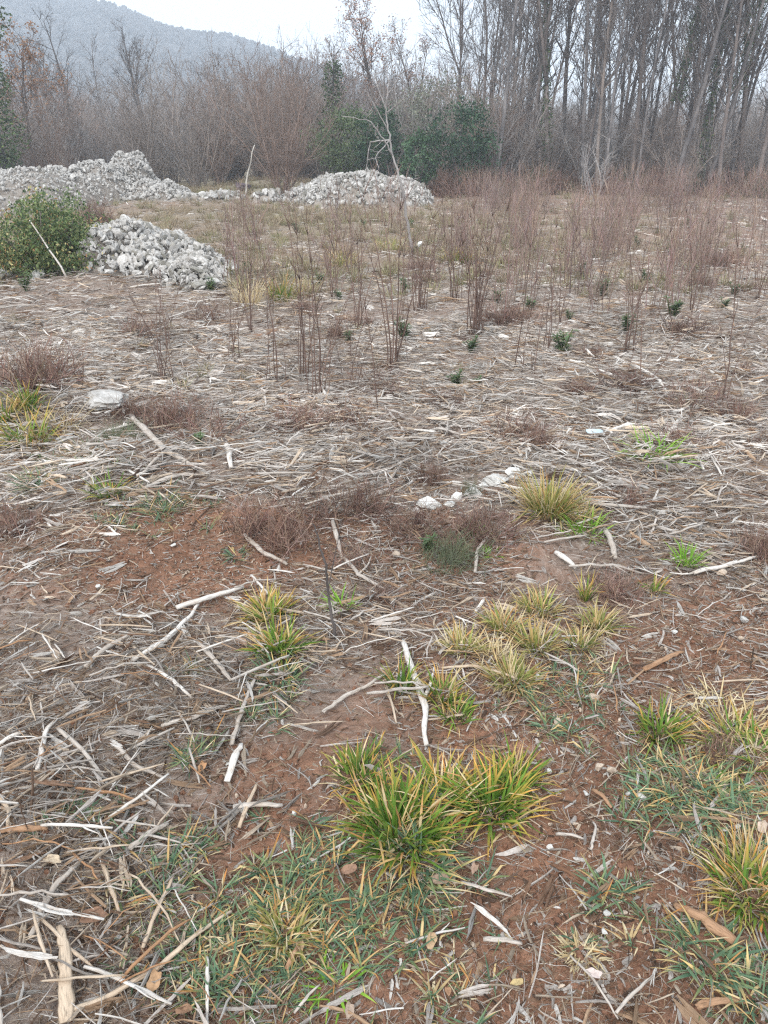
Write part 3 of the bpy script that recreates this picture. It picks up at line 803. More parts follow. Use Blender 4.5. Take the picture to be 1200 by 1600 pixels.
ST = [
 ([(630, 1010), (645, 1062), (664, 1108), (664, 1172)], 14, 'w0', 'thick white forked stick standing out behind the biggest grass tuft', dict(side=[[(664, 1108), (672, 1080), (678, 1052)]])),
 ([(205, 655), (262, 715), (328, 750)], 14, 'w1', 'pale grey branch sloping down from the white boulder', dict(side=[[(262, 715), (240, 730), (215, 760)]])),
 ([(355, 700), (362, 738)], 12, 'w0', 'short white split stick below the sloping branch', {}),
 ([(175, 1163), (212, 1206), (256, 1222)], 9, 'w1', 'bent grey stick with a hooked end in open litter', {}),
 ([(252, 1142), (305, 1130), (360, 1106)], 10, 'w1', 'grey stick lying across red soil, pointing to the split stake', {}),
 ([(356, 1228), (378, 1170)], 14, 'w0', 'white split stake lying upright between soil patches', dict(flat=.4)),
 ([(362, 1170), (386, 1100), (402, 1058)], 9, 'w1', 'long grey stick running up toward the two touching tufts', {}),
 ([(368, 1268), (442, 1266)], 13, 'w1', 'short thick grey piece lying flat on the soil', dict(flat=.6)),
 ([(375, 1300), (402, 1232)], 8, 'w2', 'beige stick crossing under the short thick grey piece', {}),
 ([(206, 1040), (262, 1008), (300, 970), (310, 950)], 10, 'w0', 'curved white branch below the red soil patch', {}),
 ([(276, 957), (330, 942), (382, 924)], 12, 'w0', 'thick pale branch pointing toward the yellow-green tuft', {}),
 ([(134, 1050), (172, 1018), (206, 998)], 11, 'w1', 'straight grey stick beside the curved white branch', {}),
 ([(232, 1046), (275, 1075), (302, 1098)], 8, 'w0', 'thin bleached stick slanting below the curved white branch', {}),
 ([(310, 1010), (345, 1050), (362, 1070)], 10, 'w1', 'grey splintered stick left of the touching tufts', {}),
 ([(1082, 902), (1130, 892), (1184, 876)], 9, 'w0', 'long pale branch at the litter edge beside a bright green tuft', dict(side=[[(1100, 898), (1070, 905), (1045, 902)]])),
 ([(538, 876), (560, 905), (602, 928)], 8, 'w1', 'grey branch curving beside the thin dark sapling', dict(side=[[(560, 905), (575, 890), (580, 875)]])),
 ([(382, 842), (412, 872), (450, 888)], 10, 'w1', 'grey branch under the brown heath by the red soil', {}),
 ([(1004, 1053), (1034, 1042), (1066, 1025)], 12, 'w3', 'orange-brown chunk of wood on the bare path', dict(flat=.6)),
 ([(1050, 1425), (1095, 1448), (1146, 1482)], 24, 'w3', 'thick brown broken log below the dry grass fan', dict(flat=.7, taper=(.5, .9, 1, .8))),
 ([(204, 1335), (236, 1312), (264, 1294)], 12, 'w1', 'grey slanting stick in the litter beside blue-green grass', {}),
 ([(0, 1308), (40, 1306), (78, 1304)], 14, 'w3', 'reddish-brown branch in the thick litter at the photo edge', {}),
 ([(98, 1455), (106, 1520), (106, 1605)], 26, 'w2', 'broad beige plank-like piece in the bottom litter heap', dict(flat=.35, taper=(.5, .9, 1, 1))),
 ([(96, 1592), (170, 1568), (250, 1522), (330, 1452), (362, 1432)], 11, 'w2', 'long curved beige branch sweeping up through the creeping grass', {}),
 ([(325, 1502), (326, 1556), (325, 1606)], 8, 'w0', 'straight white twig pointing at the bottom frame edge', {}),
 ([(224, 1488), (248, 1430), (274, 1372)], 9, 'w2', 'straight beige stick among grass above the long curved branch', {}),
 ([(505, 1120), (540, 1096), (575, 1080), (606, 1058)], 8, 'w1', 'grey stick beside the creeping grass reaching the narrow tuft', {}),
 ([(690, 1050), (740, 1048), (790, 1062), (842, 1082)], 6, 'w2', 'thin bowed twig running past the spiky yellow tuft', {}),
 ([(520, 820), (535, 880)], 9, 'w1', 'short grey stick inside the brown heath clump', {}),
 ([(868, 870), (900, 895)], 12, 'w0', 'short white splintered piece near the yellow tufts', {}),
 ([(742, 900), (745, 868), (765, 840)], 7, 'w1', 'upright grey twig between heath and yellow tufts', {}),
 ([(860, 1358), (905, 1382)], 9, 'w4', 'dark brown stick on the path below the white pebbles', {}),
 ([(925, 1240), (955, 1270)], 10, 'w3', 'brown slanting wood splinter near two round pebbles', dict(flat=.5)),
 ([(868, 1310), (910, 1318)], 7, 'w1', 'small pale stick lying level on the path', {}),
 ([(922, 1335), (930, 1300), (926, 1292)], 6, 'w1', 'small pale stick standing lengthwise on the path', {}),
 ([(720, 1385), (760, 1400), (800, 1408)], 8, 'w1', 'grey bark strip below the large green tufts', dict(flat=.4)),
 ([(755, 1476), (815, 1482)], 11, 'w1', 'grey woody piece half buried in soil near the bottom', dict(flat=.6)),
 ([(960, 1590), (1010, 1540), (1020, 1530)], 7, 'w1', 'thin pale stick near the bottom edge of the path', {}),
 ([(890, 1500), (930, 1545), (965, 1600)], 5, 'w1', 'long thin grey twig running off the bottom of the path', {}),
 ([(1085, 1582), (1165, 1572)], 16, 'w3', 'tan bark slab beside blue-green grass at the bottom', dict(flat=.3)),
 ([(448, 1522), (468, 1482)], 10, 'w3', 'orange-tan wood chip standing out in creeping grass', dict(flat=.4)),
 ([(460, 1590), (500, 1545)], 6, 'w1', 'slim grey twig in the bottom creeping grass', {}),
 ([(0, 1170), (40, 1150)], 9, 'w0', 'white stick end at the photo edge above the litter heap', {}),
 ([(60, 1210), (75, 1150), (95, 1125)], 10, 'w0', 'white splintered stick in the upper litter heap', {}),
 ([(92, 1145), (130, 1180), (165, 1225)], 9, 'w1', 'grey stick slanting down through the upper litter heap', {}),
 ([(0, 1250), (18, 1278), (14, 1300)], 9, 'w2', 'hooked beige stick at the photo edge', {}),
 ([(50, 1470), (85, 1400), (130, 1350)], 12, 'w1', 'long grey stick in the litter heap beside the broad plank', {}),
 ([(160, 1355), (190, 1440)], 9, 'w2', 'beige stick pointing down at the long curved branch', {}),
 ([(0, 738), (70, 730), (130, 722)], 9, 'w0', 'long pale straight branch on the litter bank', {}),
 ([(225, 770), (290, 748), (330, 748)], 9, 'w1', 'grey branch along the lower rim of the bank', {}),
 ([(945, 835), (955, 860), (960, 880)], 12, 'w1', 'grey splintered stump piece below the fresh green tuft', {}),
 ([(660, 575), (715, 578)], 10, 'w0', 'pale branch lying in front of the dense shoots', {}),
 ([(985, 575), (1030, 600), (1042, 625)], 8, 'w0', 'pale branch in the mat beyond the blue slab', {}),
 ([(1040, 690), (1060, 660)], 8, 'w0', 'white stick near the bright green tuft beyond the slab', {}),
]
for pts, r, m, lab, kw in ST: big_stick(pts, r, M['b' + m[1]], lab, **kw)

LM_FIELD = [(630, 1290, 'biggest grass tuft'), (662, 1090, 'white forked stick'), (428, 990, 'two touching tufts'), (790, 1020, 'yellow tuft cluster'), (856, 780, 'tall orange tuft'), (745, 765, 'limestone rocks'), (928, 687, 'blue slab'),
      (1072, 875, 'lone bright green tuft'), (1130, 890, 'long pale branch'), (165, 615, 'white boulder'), (265, 715, 'sloping grey branch'), (330, 840, 'red soil patch'), (392, 815, 'reddish heath by the soil'), (505, 800, 'wide heath bush'),
      (515, 920, 'thin dark sapling'), (172, 770, 'small tuft on the bank'), (368, 1200, 'white split stake'), (405, 1266, 'short thick grey piece'), (105, 1530, 'broad beige plank'), (240, 1530, 'long curved beige branch'), (236, 1312, 'slanting stick by blue-green grass'),
      (215, 1200, 'hooked grey stick'), (260, 1005, 'curved white branch'), (40, 1306, 'reddish-brown branch'), (692, 625, 'heath before the dense shoots'), (830, 690, 'heath before the slab'), (1145, 635, 'heath beside two tall shoots'), (1070, 515, 'dark heath hollow'),
      (742, 520, 'densest shoots'), (500, 620, 'tall front shoots'), (982, 550, 'open clump of shoots'), (1130, 1135, 'straw grass patch'), (1035, 1040, 'orange-brown chunk'), (240, 430, 'near stone heap'), (75, 440, 'green shrub'), (1022, 715, 'fresh green tuft by the slab'),
      (140, 1290, 'blue-green grass patch'), (62, 590, 'reddish bush on the bank'), (388, 475, 'tan dead tuft'), (612, 578, 'clump with one tall stem'), (1185, 860, 'heath at the photo edge'), (818, 580, 'leaning shoots'), (545, 655, 'dark heath of the grey mat'), (50, 690, 'low tuft on the bank'), (30, 820, 'heath beside the red soil'), (1145, 1400, 'fan of dry grass')]
LM_FAR = [(560, 290, 'stone dome'), (640, 380, 'dead sapling'), (724, 280, 'dark evergreen'), (932, 290, 'pale curved bush'), (856, 290, 'ivy-clad trunk nearest the evergreen'), (1092, 290, 'thick ivy-wrapped trunk'), (1128, 405, 'rounded brown bush'), (742, 500, 'densest shoots'),
      (655, 470, 'dense clump behind the single tall shoot'), (982, 540, 'open clump of shoots'), (1040, 430, 'thick far clump'), (442, 465, 'olive tuft'), (532, 415, 'golden tuft'), (718, 410, 'green-yellow tuft'), (940, 455, 'dark green plant under the open shoots'), (1184, 290, 'trunk at the photo edge'),
      (378, 300, 'dark rock'), (1180, 465, 'shoots at the photo edge'), (800, 500, 'flat brown bush'), (240, 410, 'near stone heap'), (656, 381, 'white scrap'), (1036, 290, 'trunk with ivy high up'), (912, 290, 'brown double trunk'), (986, 290, 'forking brown trunk')]
LM_WOOD = [(6, 290, 'ivy tree'), (62, 290, 'orange-leaved tree'), (135, 290, 'spreading bare tree'), (232, 290, 'bare tall tree over the scrub'), (205, 290, 'peak of the scree heap'), (290, 290, 'end of the scree heap'), (368, 290, 'small bare tree below the ridge'), (441, 290, 'fan-shaped bush'),
      (520, 290, 'ivy-covered stump'), (548, 290, 'wide juniper bush'), (598, 290, 'green bush behind the dead sapling'), (652, 290, 'small green bush'), (724, 290, 'dark evergreen'), (772, 290, 'thin olive-grey bush'), (820, 290, 'first slim trunk'), (856, 290, 'ivy-clad trunk nearest the evergreen'),
      (912, 290, 'brown double trunk'), (932, 290, 'pale curved bush'), (962, 290, 'dark trunk beside the straight one'), (986, 290, 'forking brown trunk'), (1036, 290, 'trunk with ivy high up'), (1072, 290, 'bare trunk between ivy trees'), (1092, 290, 'thick ivy-wrapped trunk'), (1134, 290, 'trunk past the ivy-wrapped pair'), (1156, 290, 'second trunk from the photo edge'), (1184, 290, 'trunk at the photo edge')]
USED = set()
def which(prefix, px, py, marks, sy=1.5):
    o = sorted(marks, key=lambda m: math.hypot(m[0] - px, (m[1] - py) * sy))
    out = []
    for A in o[:3]:
        dx, dy = A[0] - px, (A[1] - py) * sy; d = math.hypot(dx, dy)
        rel = 'beside' if abs(dx) > abs(dy) * 1.3 else ('behind' if dy > 0 else 'in front of')
        out.append('%s %s%s the %s' % (prefix, 'close ' if d < 70 and rel != 'in front of' else '', rel, A[2]))
        for B in o[1:9]:
            if B is not A and dx * (B[0] - px) + dy * (B[1] - py) * sy < -.55 * d * math.hypot(B[0] - px, (B[1] - py) * sy):
                out.append('%s between the %s and the %s' % (prefix, A[2], B[2]))
    for l in out:
        if l not in USED and len(l.replace('-', ' ').split()) <= 16:
            USED.add(l); return l
    return out[0]

# ---------------- many larger loose sticks: alike ones of one stretch share a label
def loose_sticks():
    shapes = {}
    for m in ('w0', 'w1', 'w2', 'w3'):
        shapes[m] = [stick_mesh('loose_stick', M[m], r=RND.choice([.012, .016, .021, .028]), bend=RND.choice([.04, .09, .16]), flat=RND.choice([1, .7, .5]), fork=RND.choice([0, 0, 1, 2]), segs=8, sides=6, fray=RND.choice([0, 1, 2])) for _ in range(9)]
    Z = [((-20, 980, 330, 1600), 62, ('w1', 'w2', 'w2', 'w3', 'w0'), (.14, .30), 'weathered stick tangled in the thick litter heap beside the blue-green grass', 'sticks of the thick litter heap'),
         ((300, 880, 640, 1170), 34, ('w0', 'w1', 'w1', 'w2'), (.14, .28), 'grey stick among the litter around the two touching tufts', 'sticks around the touching tufts'),
         ((380, 560, 860, 790), 60, ('w0', 'w1', 'w1', 'w1'), (.2, .42), 'bleached stick in the grey mat around the white limestone', 'sticks of the grey mat by the limestone'),
         ((860, 560, 1220, 900), 58, ('w0', 'w1', 'w1', 'w2'), (.2, .42), 'bleached stick in the pale mat around the blue slab', 'sticks of the pale mat by the slab'),
         ((-20, 600, 400, 780), 26, ('w0', 'w1', 'w2'), (.2, .42), 'pale stick lying on the bank below the white boulder', 'sticks of the boulder bank'),
         ((850, 900, 1220, 1180), 18, ('w1', 'w2', 'w3'), (.1, .22), 'short stick on the litter and soil above the straw grass', 'sticks above the straw grass'),
         ((-20, 440, 360, 560), 18, ('w0', 'w1'), (.3, .6), 'pale branch in the litter before the near stone heap', 'branches before the near stone heap')]
    for (x0, y0, x1, y1), n, ms, (l0, l1), lab, grp in Z:
        k = 0
        while k < n:
            px, py = RND.uniform(x0, x1), RND.uniform(y0, y1)
            if RND.random() > float(litter_density(px, py)): continue
            P = at(px, py); L = RND.uniform(l0, l1)
            mk = RND.choice(ms); si = RND.randrange(9)
            lab = which(('long ' if L > (l0 + l1) / 2 else 'short ') + {'w0': 'bleached', 'w1': 'grey', 'w2': 'beige', 'w3': 'brown'}[mk] + ' stick', px, py, LM_FIELD)
            o = link('loose_stick', shapes[mk][si], loc=P + np.array([0, 0, .02 + RND.uniform(0, .03)]),
                     rot=(RND.uniform(-.5, .5), RND.gauss(0, .07), float(flow(px, py)) + RND.gauss(0, .7)), scale=L * .78)
            tag(o, lab, 'stick', 'loose sticks strewn over the clearing'); k += 1
loose_sticks()

# ---------------- pebbles and stones on the soil
PB = [(839, 1066, 18, 'white oval pebble below the spiky yellow tuft', 'limestone'), (927, 1097, 20, 'pinkish angular stone on the bare path', 'pebble'), (870, 1134, 15, 'small pinkish stone near tiny blue-green tuft', 'pebble'),
      (857, 1212, 12, 'white pebble beside the upright green tuft', 'limestone'), (935, 1206, 20, 'brown elongated stone lying against a tan stone', 'pebble'), (952, 1211, 20, 'tan stone lying against a brown stone', 'pebble'),
      (981, 1247, 11, 'small cream pebble, smaller of a pair on the path', 'limestone'), (1001, 1251, 15, 'round cream pebble, larger of a pair on the path', 'limestone'), (859, 1331, 12, 'lone white pebble in the middle of the path', 'limestone'),
      (948, 1434, 13, 'white pebble, whiter of two side by side near the small dry tuft', 'limestone'), (975, 1433, 11, 'cream pebble, duller of two side by side near the small dry tuft', 'pebble'), (943, 1463, 12, 'cream pebble below the two side by side', 'limestone'),
      (1131, 1303, 11, 'cream pebble at the foot of the flattened grass, lower', 'limestone'), (1150, 1298, 11, 'cream pebble at the foot of the flattened grass, upper', 'limestone'), (914, 1246, 10, 'whitish pebble under the brown splinter', 'limestone'),
      (1127, 902, 18, 'tan stone below the long pale branch', 'pebble'), (618, 873, 16, 'pinkish stone beside the brown heath', 'pebble'), (90, 1032, 28, 'pinkish block of wood-coloured stone in the litter', 'pebble'),
      (272, 857, 10, 'white pebble in the bare red soil, upper one', 'limestone'), (155, 922, 9, 'white pebble in the bare red soil, lower one', 'limestone'), (1162, 976, 16, 'cream stone on bare soil beside the litter edge', 'limestone'),
      (1156, 1003, 12, 'small tan stone below the cream stone', 'pebble'), (1053, 993, 12, 'pale pebble in the chips above the orange-brown chunk', 'limestone'), (460, 1278, 10, 'white pebble near the short thick grey piece', 'limestone'),
      (357, 1200, 9, 'white pebble beside the white split stake', 'limestone'), (212, 1144, 9, 'cream pebble on the small soil patch', 'limestone')]
for px, py, w, lab, m in PB:
    P = at(px, py); r = w / pxm(P) / 2
    o = link('pebble', rock_mesh('pebble', M[m], 3, 12, (1, RND.uniform(.7, .9), RND.uniform(.55, .75)), .05, True), loc=P + np.array([0, 0, r * .45 + .012]), rot=(0, 0, RND.uniform(0, 6)), scale=r * 1.08)
    tag(o, lab, 'pebble', 'pebbles on the red soil')

# ---------------- fallen leaves
def leaf_mesh(name, mat, lobes, fold):
    n = 26; mb = MB()
    a = np.linspace(-pi, pi, n, endpoint=False)
    r = .5 * (1 - .12 * np.cos(a)) * (1 + lobes * np.cos(5 * a + .3) + lobes * .6 * np.cos(3 * a + 1.1))
    x, y = r * np.cos(a), r * np.sin(a) * .55
    z = fold * (np.abs(y) * 1.2 + .25 * x * x + .04 * np.sin(8 * x))
    V = np.concatenate([[[0, 0, 0]], np.stack([x, y, z], -1)])
    t = [[0, i + 1, (i + 1) % n + 1] for i in range(n)]
    c = np.array([1, 1, 1]) * np.r_[[.85], 1 + .1 * np.sin(9 * a)][:, None]
    mb.add(V, None, t, c)
    stem = np.array([[-.45, 0, .02], [-.65, .02, .05], [-.8, .05, .03]])
    mb.tube(stem, .012, 4)
    return mb.mesh(name, mat)
LF = [(242, 1546, 45, lin(186, 150, 116), 'tan fallen leaf beside the straight white twig'), (292, 1590, 42, lin(166, 130, 104), 'brown leaf at the bottom edge beside the tan leaf'),
      (545, 1590, 34, lin(182, 160, 142), 'pale curled leaf at the bottom edge'), (690, 1384, 44, lin(172, 146, 126), 'long brown leaf at the foot of the grass tufts'),
      (925, 1530, 30, lin(208, 192, 186), 'pale pinkish leaf on the bare path'), (1190, 1300, 32, lin(206, 184, 166), 'pale leaf beside the flattened grass patch'),
      (806, 1545, 26, lin(188, 166, 120), 'yellowish leaf near the bottom of the path'), (545, 1368, 34, lin(156, 124, 104), 'brown lobed leaf below the biggest tuft'),
      (150, 1440, 50, lin(150, 118, 98), 'brown lobed leaf in the litter heap'), (86, 1352, 34, lin(206, 186, 160), 'cream leaf in the litter heap above the plank'),
      (672, 1478, 36, lin(196, 166, 132), 'tan pointed leaf on creeping grass'), (470, 1490, 30, lin(190, 160, 126), 'tan leaf in the creeping grass beside the wood chip'),
      (760, 660 + 353, 30, lin(200, 178, 160), 'pale leaf inside the yellow grass cluster'), (316, 1208, 26, lin(196, 150, 110), 'orange-tan leaf beside small grass in the litter'),
      (740, 1368, 26, lin(190, 160, 140), 'small pale leaf below the right-hand large tuft'), (1065, 1195, 24, lin(150, 112, 96), 'brown leaf in the straw grass patch'),
      (700, 1560, 24, lin(180, 140, 110), 'rusty leaf near the bottom middle of the grass'), (378, 1012, 30, lin(190, 160, 140), 'pale brown leaf beside the lower touching tuft')]
for px, py, w, c, lab in LF:
    m, nt, bs, out = newmat('dry_leaf')
    tc = nd(nt, 'ShaderNodeTexCoord')
    f = tnoise(nt, tc.outputs['Object'], 6, 4)
    nt.links.new(mixc(nt, c, ramp(nt, f, (.3, .5), (.7, .9)), 1.0, 'MULTIPLY'), bs.inputs['Base Color'])
    P = at(px, py); s = .8 * w / pxm(P)
    o = link('fallen_leaf', leaf_mesh('fallen_leaf', m, RND.choice([.04, .08, .12]), RND.uniform(.3, .9)), loc=P + np.array([0, 0, .018]), rot=(RND.gauss(0, .25), RND.gauss(0, .2), RND.uniform(0, 6.28)), scale=s)
    tag(o, lab, 'leaf', 'fallen leaves')

# ---------------- limestone rocks and oddments
def rock(px, py, w, hgt, lab, mat='limestone', name='limestone_rock', cat='rock', grp='limestone rocks in the litter', dep=.8):
    P = at(px, py); r = w / pxm(P) / 2; h = hgt / pxm(P)
    o = link(name, rock_mesh(name, M[mat], 4, 16, (1, dep, 1), .05), loc=P + np.array([0, 0, h * .34]), rot=(RND.uniform(-.15, .15), RND.uniform(-.15, .15), RND.uniform(-.4, .4)), scale=(r * 1.3, r * 1.3, h * .7))
    return tag(o, lab, cat, grp)
rock(168, 628, 84, 24, 'white boulder crusted with lichen lying on the litter bank', 'rubble', 'white_boulder', 'rock', None)
rock(668, 792, 36, 16, 'white limestone rock nearest the brown heath')
rock(738, 778, 34, 18, 'long white limestone rock partly under grey splinters')
rock(772, 756, 36, 16, 'white limestone block behind the grey splinters')
rock(808, 746, 32, 16, 'white limestone rock next to the tall orange tuft')
rock(715, 782, 18, 14, 'small white limestone lump between two larger rocks')
for _x, _y, _w, _l in ((700, 790, 16, 'small white fragment beside the first limestone rock'), (755, 762, 18, 'small white fragment behind the long limestone'), (790, 750, 16, 'small white fragment between two limestone blocks'), (828, 742, 16, 'small white fragment at the foot of the orange tuft'), (650, 800, 14, 'small white fragment at the lower end of the limestone'), (762, 784, 15, 'small white fragment in front of the long limestone')):
    rock(_x, _y, _w, _w * .5, _l)
rock(378, 302, 24, 16, 'dark mauve rock at the end of the stone row', 'mauve_rock', 'dark_rock', 'rock', None)
P = at(928, 687)
mb = MB(); v, t = ICO[3]; v = v.copy(); v = np.sign(v) * np.abs(v) ** .45 * np.array([.052, .03, .007]); mb.add(v, None, t)
tag(link('flat_slab', mb.mesh('flat_slab', M['slab']), loc=P + np.array([0, 0, .05]), rot=(.12, .05, .1)), 'small flat pale blue slab lying on the litter', 'slab')

# ---------------- red-brown shoots
def shoot_mesh(seed_bend):
    mb = MB(); n = 9
    s = np.linspace(0, 1, n)
    a = RND.uniform(0, 6.28)
    off = seed_bend * (s ** 1.6)[:, None] * np.array([cos(a), sin(a), 0]) + np.cumsum(rng.normal(0, .006, (n, 3)), 0)
    P = np.stack([0 * s, 0 * s, s], -1) + off; P[0] = 0
    mb.tube(P, np.linspace(.0048, .0014, n), 5)
    for _ in range(RND.randrange(4, 10)):
        i = RND.randrange(3, n - 1); b = RND.uniform(0, 6.28); L = RND.uniform(.06, .24)
        q = P[i] + np.linspace(0, 1, 4)[:, None] * np.array([cos(b) * L * .5, sin(b) * L * .5, L * .9]) + rng.normal(0, .004, (4, 3)); q[0] = P[i]
        mb.tube(q, np.array([.0022, .0018, .0014, .0008]), 3)
    return mb.mesh('stem', M['shoot'])
SHOOTS = [shoot_mesh(RND.uniform(.02, .3)) for _ in range(14)]

def shoots(P, n, H, spread, lab, grp='clumps of red-brown shoots'):
    root = link('shoot_clump', None, loc=P); root.empty_display_size = .1
    tag(root, lab, 'shoots', grp)
    for _ in range(n):
        a = RND.uniform(0, 6.28); r = spread * RND.uniform(0, .35); ln = RND.uniform(0, .9) * spread
        link('stem', RND.choice(SHOOTS), root, (r * cos(a), r * sin(a), -.01), (-ln * sin(a), ln * cos(a), RND.uniform(0, 6.28)), H * RND.uniform(.4, 1.1))
    return root

def H_of(P, ytop):
    t = above(600, ytop, P[1]); return max(.4, t[2] - P[2])

SH = [(258, 600, 440, 6, .18, 'thin shoots standing right of the near stone heap, behind the boulder'), (262, 548, 430, 4, .15, 'few slim shoots just in front of the near stone heap'),
      (500, 622, 350, 7, .22, 'tall shoots in front of the white limestone'), (548, 608, 460, 4, .2, 'short loose shoots beside the tall front shoots'),
      (612, 578, 318, 8, .2, 'clump with one tall stem below the dead sapling'), (640, 575, 310, 1, .05, 'single tall straight shoot below the dead sapling'),
      (742, 522, 296, 18, .24, 'densest clump of tall red-brown shoots, broom-shaped'), (655, 486, 330, 14, .22, 'dense clump of shoots behind the single tall shoot'),
      (712, 470, 300, 8, .22, 'tall shoots behind the densest clump'), (818, 582, 372, 5, .26, 'leaning shoots right next to the densest clump'), (852, 552, 400, 4, .2, 'few shoots leaning outward beside the leaning clump'),
      (982, 552, 318, 6, .24, 'open clump of tall shoots over the pale mat'), (1000, 606, 420, 2, .35, 'two shoots leaning away in front of the open clump'), (1132, 628, 368, 2, .15, 'pair of tall thin shoots standing alone on the pale mat'),
      (362, 568, 400, 4, .2, 'few slim shoots beside the tan dead tufts'), (432, 604, 380, 4, .25, 'loose shoots in front of the olive tuft'), (476, 596, 350, 4, .2, 'thin shoots behind the tall front shoots'),
      (392, 520, 370, 4, .2, 'shoots rising from the tan dead tuft'), (560, 520, 330, 5, .22, 'shoots in the field centre behind the loose short ones'), (520, 470, 320, 5, .22, 'shoots near the small dark green plants'),
      (872, 506, 330, 6, .24, 'shoots between the densest clump and the open clump'), (930, 476, 320, 6, .24, 'shoots behind the open clump'), (1082, 486, 330, 5, .24, 'shoots near the hollow in the pale mat'),
      (1180, 470, 330, 5, .24, 'shoots at the photo edge beyond the pale mat'), (1040, 440, 310, 8, .25, 'thick clump of far shoots before the low brown bush'), (585, 640, 450, 1, .5, 'single shoot leaning far over toward the sapling'),
      (712, 880, 760, 1, .05, 'single short upright twig by the limestone'), (545, 745, 640, 3, .15, 'short upright twigs by the grey mat')]
for px, py, yt, n, sp, lab in SH:
    P = at(px, py); shoots(P, int(n * 1.4 + .5), H_of(P, yt) * 1.04, sp * 1.15, lab)

def far_shoots():
    var = []
    for _ in range(8):
        mb = MB()
        for _ in range(RND.randrange(5, 11)):
            a = RND.uniform(0, 6.28); ln = RND.uniform(0, .3); h = RND.uniform(.6, 1.1); b = RND.uniform(-.06, .1)
            s = np.linspace(0, 1, 5)
            base = np.array([RND.uniform(-.14, .14), RND.uniform(-.14, .14), 0])
            P = base + np.stack([cos(a) * (ln * s + b * s ** 2), sin(a) * (ln * s + b * s ** 2), h * s], -1)
            mb.tube(P, np.linspace(.0042, .0012, 5), 3, c=jit(lin(132, 111, 102), .25), cap=False)
            for _ in range(5):
                i = RND.randrange(1, 4); q = P[i] + np.linspace(0, 1, 3)[:, None] * np.array([RND.uniform(-.12, .12), RND.uniform(-.12, .12), RND.uniform(.1, .28)])
                mb.tube(q, [.003, .0025, .0015], 3, c=jit(lin(146, 125, 116), .25), cap=False)
        var.append(mb.mesh('far_shoots', M['twig']))
    Z = [((690, 330, 1220, 420), 72, 'red-brown shoots in the thick stand before the tall wood', 'shoots before the tall wood'),
         ((690, 312, 1220, 336), 78, 'red-brown shoots at the far rim, touching the tall wood', 'shoots at the rim of the tall wood'),
         ((360, 336, 700, 470), 24, 'slender shoots dotted before the dome of stones', 'shoots before the stone dome'),
         ((700, 420, 1200, 500), 22, 'scattered shoots in the middle of the field beyond the pale mat', 'shoots mid-field')]
    for (x0, y0, x1, y1), n, lab, grp in Z:
        for _ in range(n):
            while True:
                px, py = RND.uniform(x0, x1), y0 + (y1 - y0) * RND.random() ** .8
                if RND.random() < .5 + .6 * float(noise(px / 70, py / 26, .5, 6)): break
            P = at(px, py); s = RND.uniform(.5, 1.3)
            lab = which('tall brown shoots' if s > 1 else 'brown shoots' if s > .8 else 'low brown shoots', px, py, LM_FAR, 2.0); grp = 'far clumps of shoots'
            o = link('shoot_clump', RND.choice(var), loc=P, rot=(0, 0, RND.uniform(0, 6.28)), scale=s)
            tag(o, lab, 'shoots', grp)
far_shoots()

# ---------------- low brown heath bushes
def heath_mesh(n, green=False):
    mb = MB()
    for _ in range(n):
        a = RND.uniform(0, 6.28); el = RND.uniform(.2, 1.5); L = RND.uniform(.3, 1.0) * (1.5 if RND.random() < .12 else 1)
        base = np.array([RND.gauss(0, .34), RND.gauss(0, .3), 0])
        d = np.array([cos(a) * cos(el), sin(a) * cos(el), sin(el)])
        s = np.linspace(0, 1, 4)[:, None]
        P = base + s * d * L * .8 + rng.normal(0, .03, (4, 3)); P[:, 2] = np.abs(P[:, 2]); P[0] = base
        c = jit(lin(104, 110, 86) if green else RND.choice([lin(134, 106, 94), lin(114, 88, 78), lin(152, 128, 114), lin(100, 80, 72)]), .2)
        mb.tube(P, [.011, .009, .007, .004], 3, c=c, cap=False)
        for _ in range(2):
            i = RND.randrange(1, 4); q = P[i] + np.linspace(0, 1, 3)[:, None] * (d * .3 + rng.normal(0, .14, 3))
            mb.tube(q, [.006, .005, .003], 3, c=c, cap=False)
    return mb.mesh('heath', M['twig'])
HEATH = [heath_mesh(k) for k in (80, 120, 170, 220, 140)]; HEATH_G = heath_mesh(170, True)
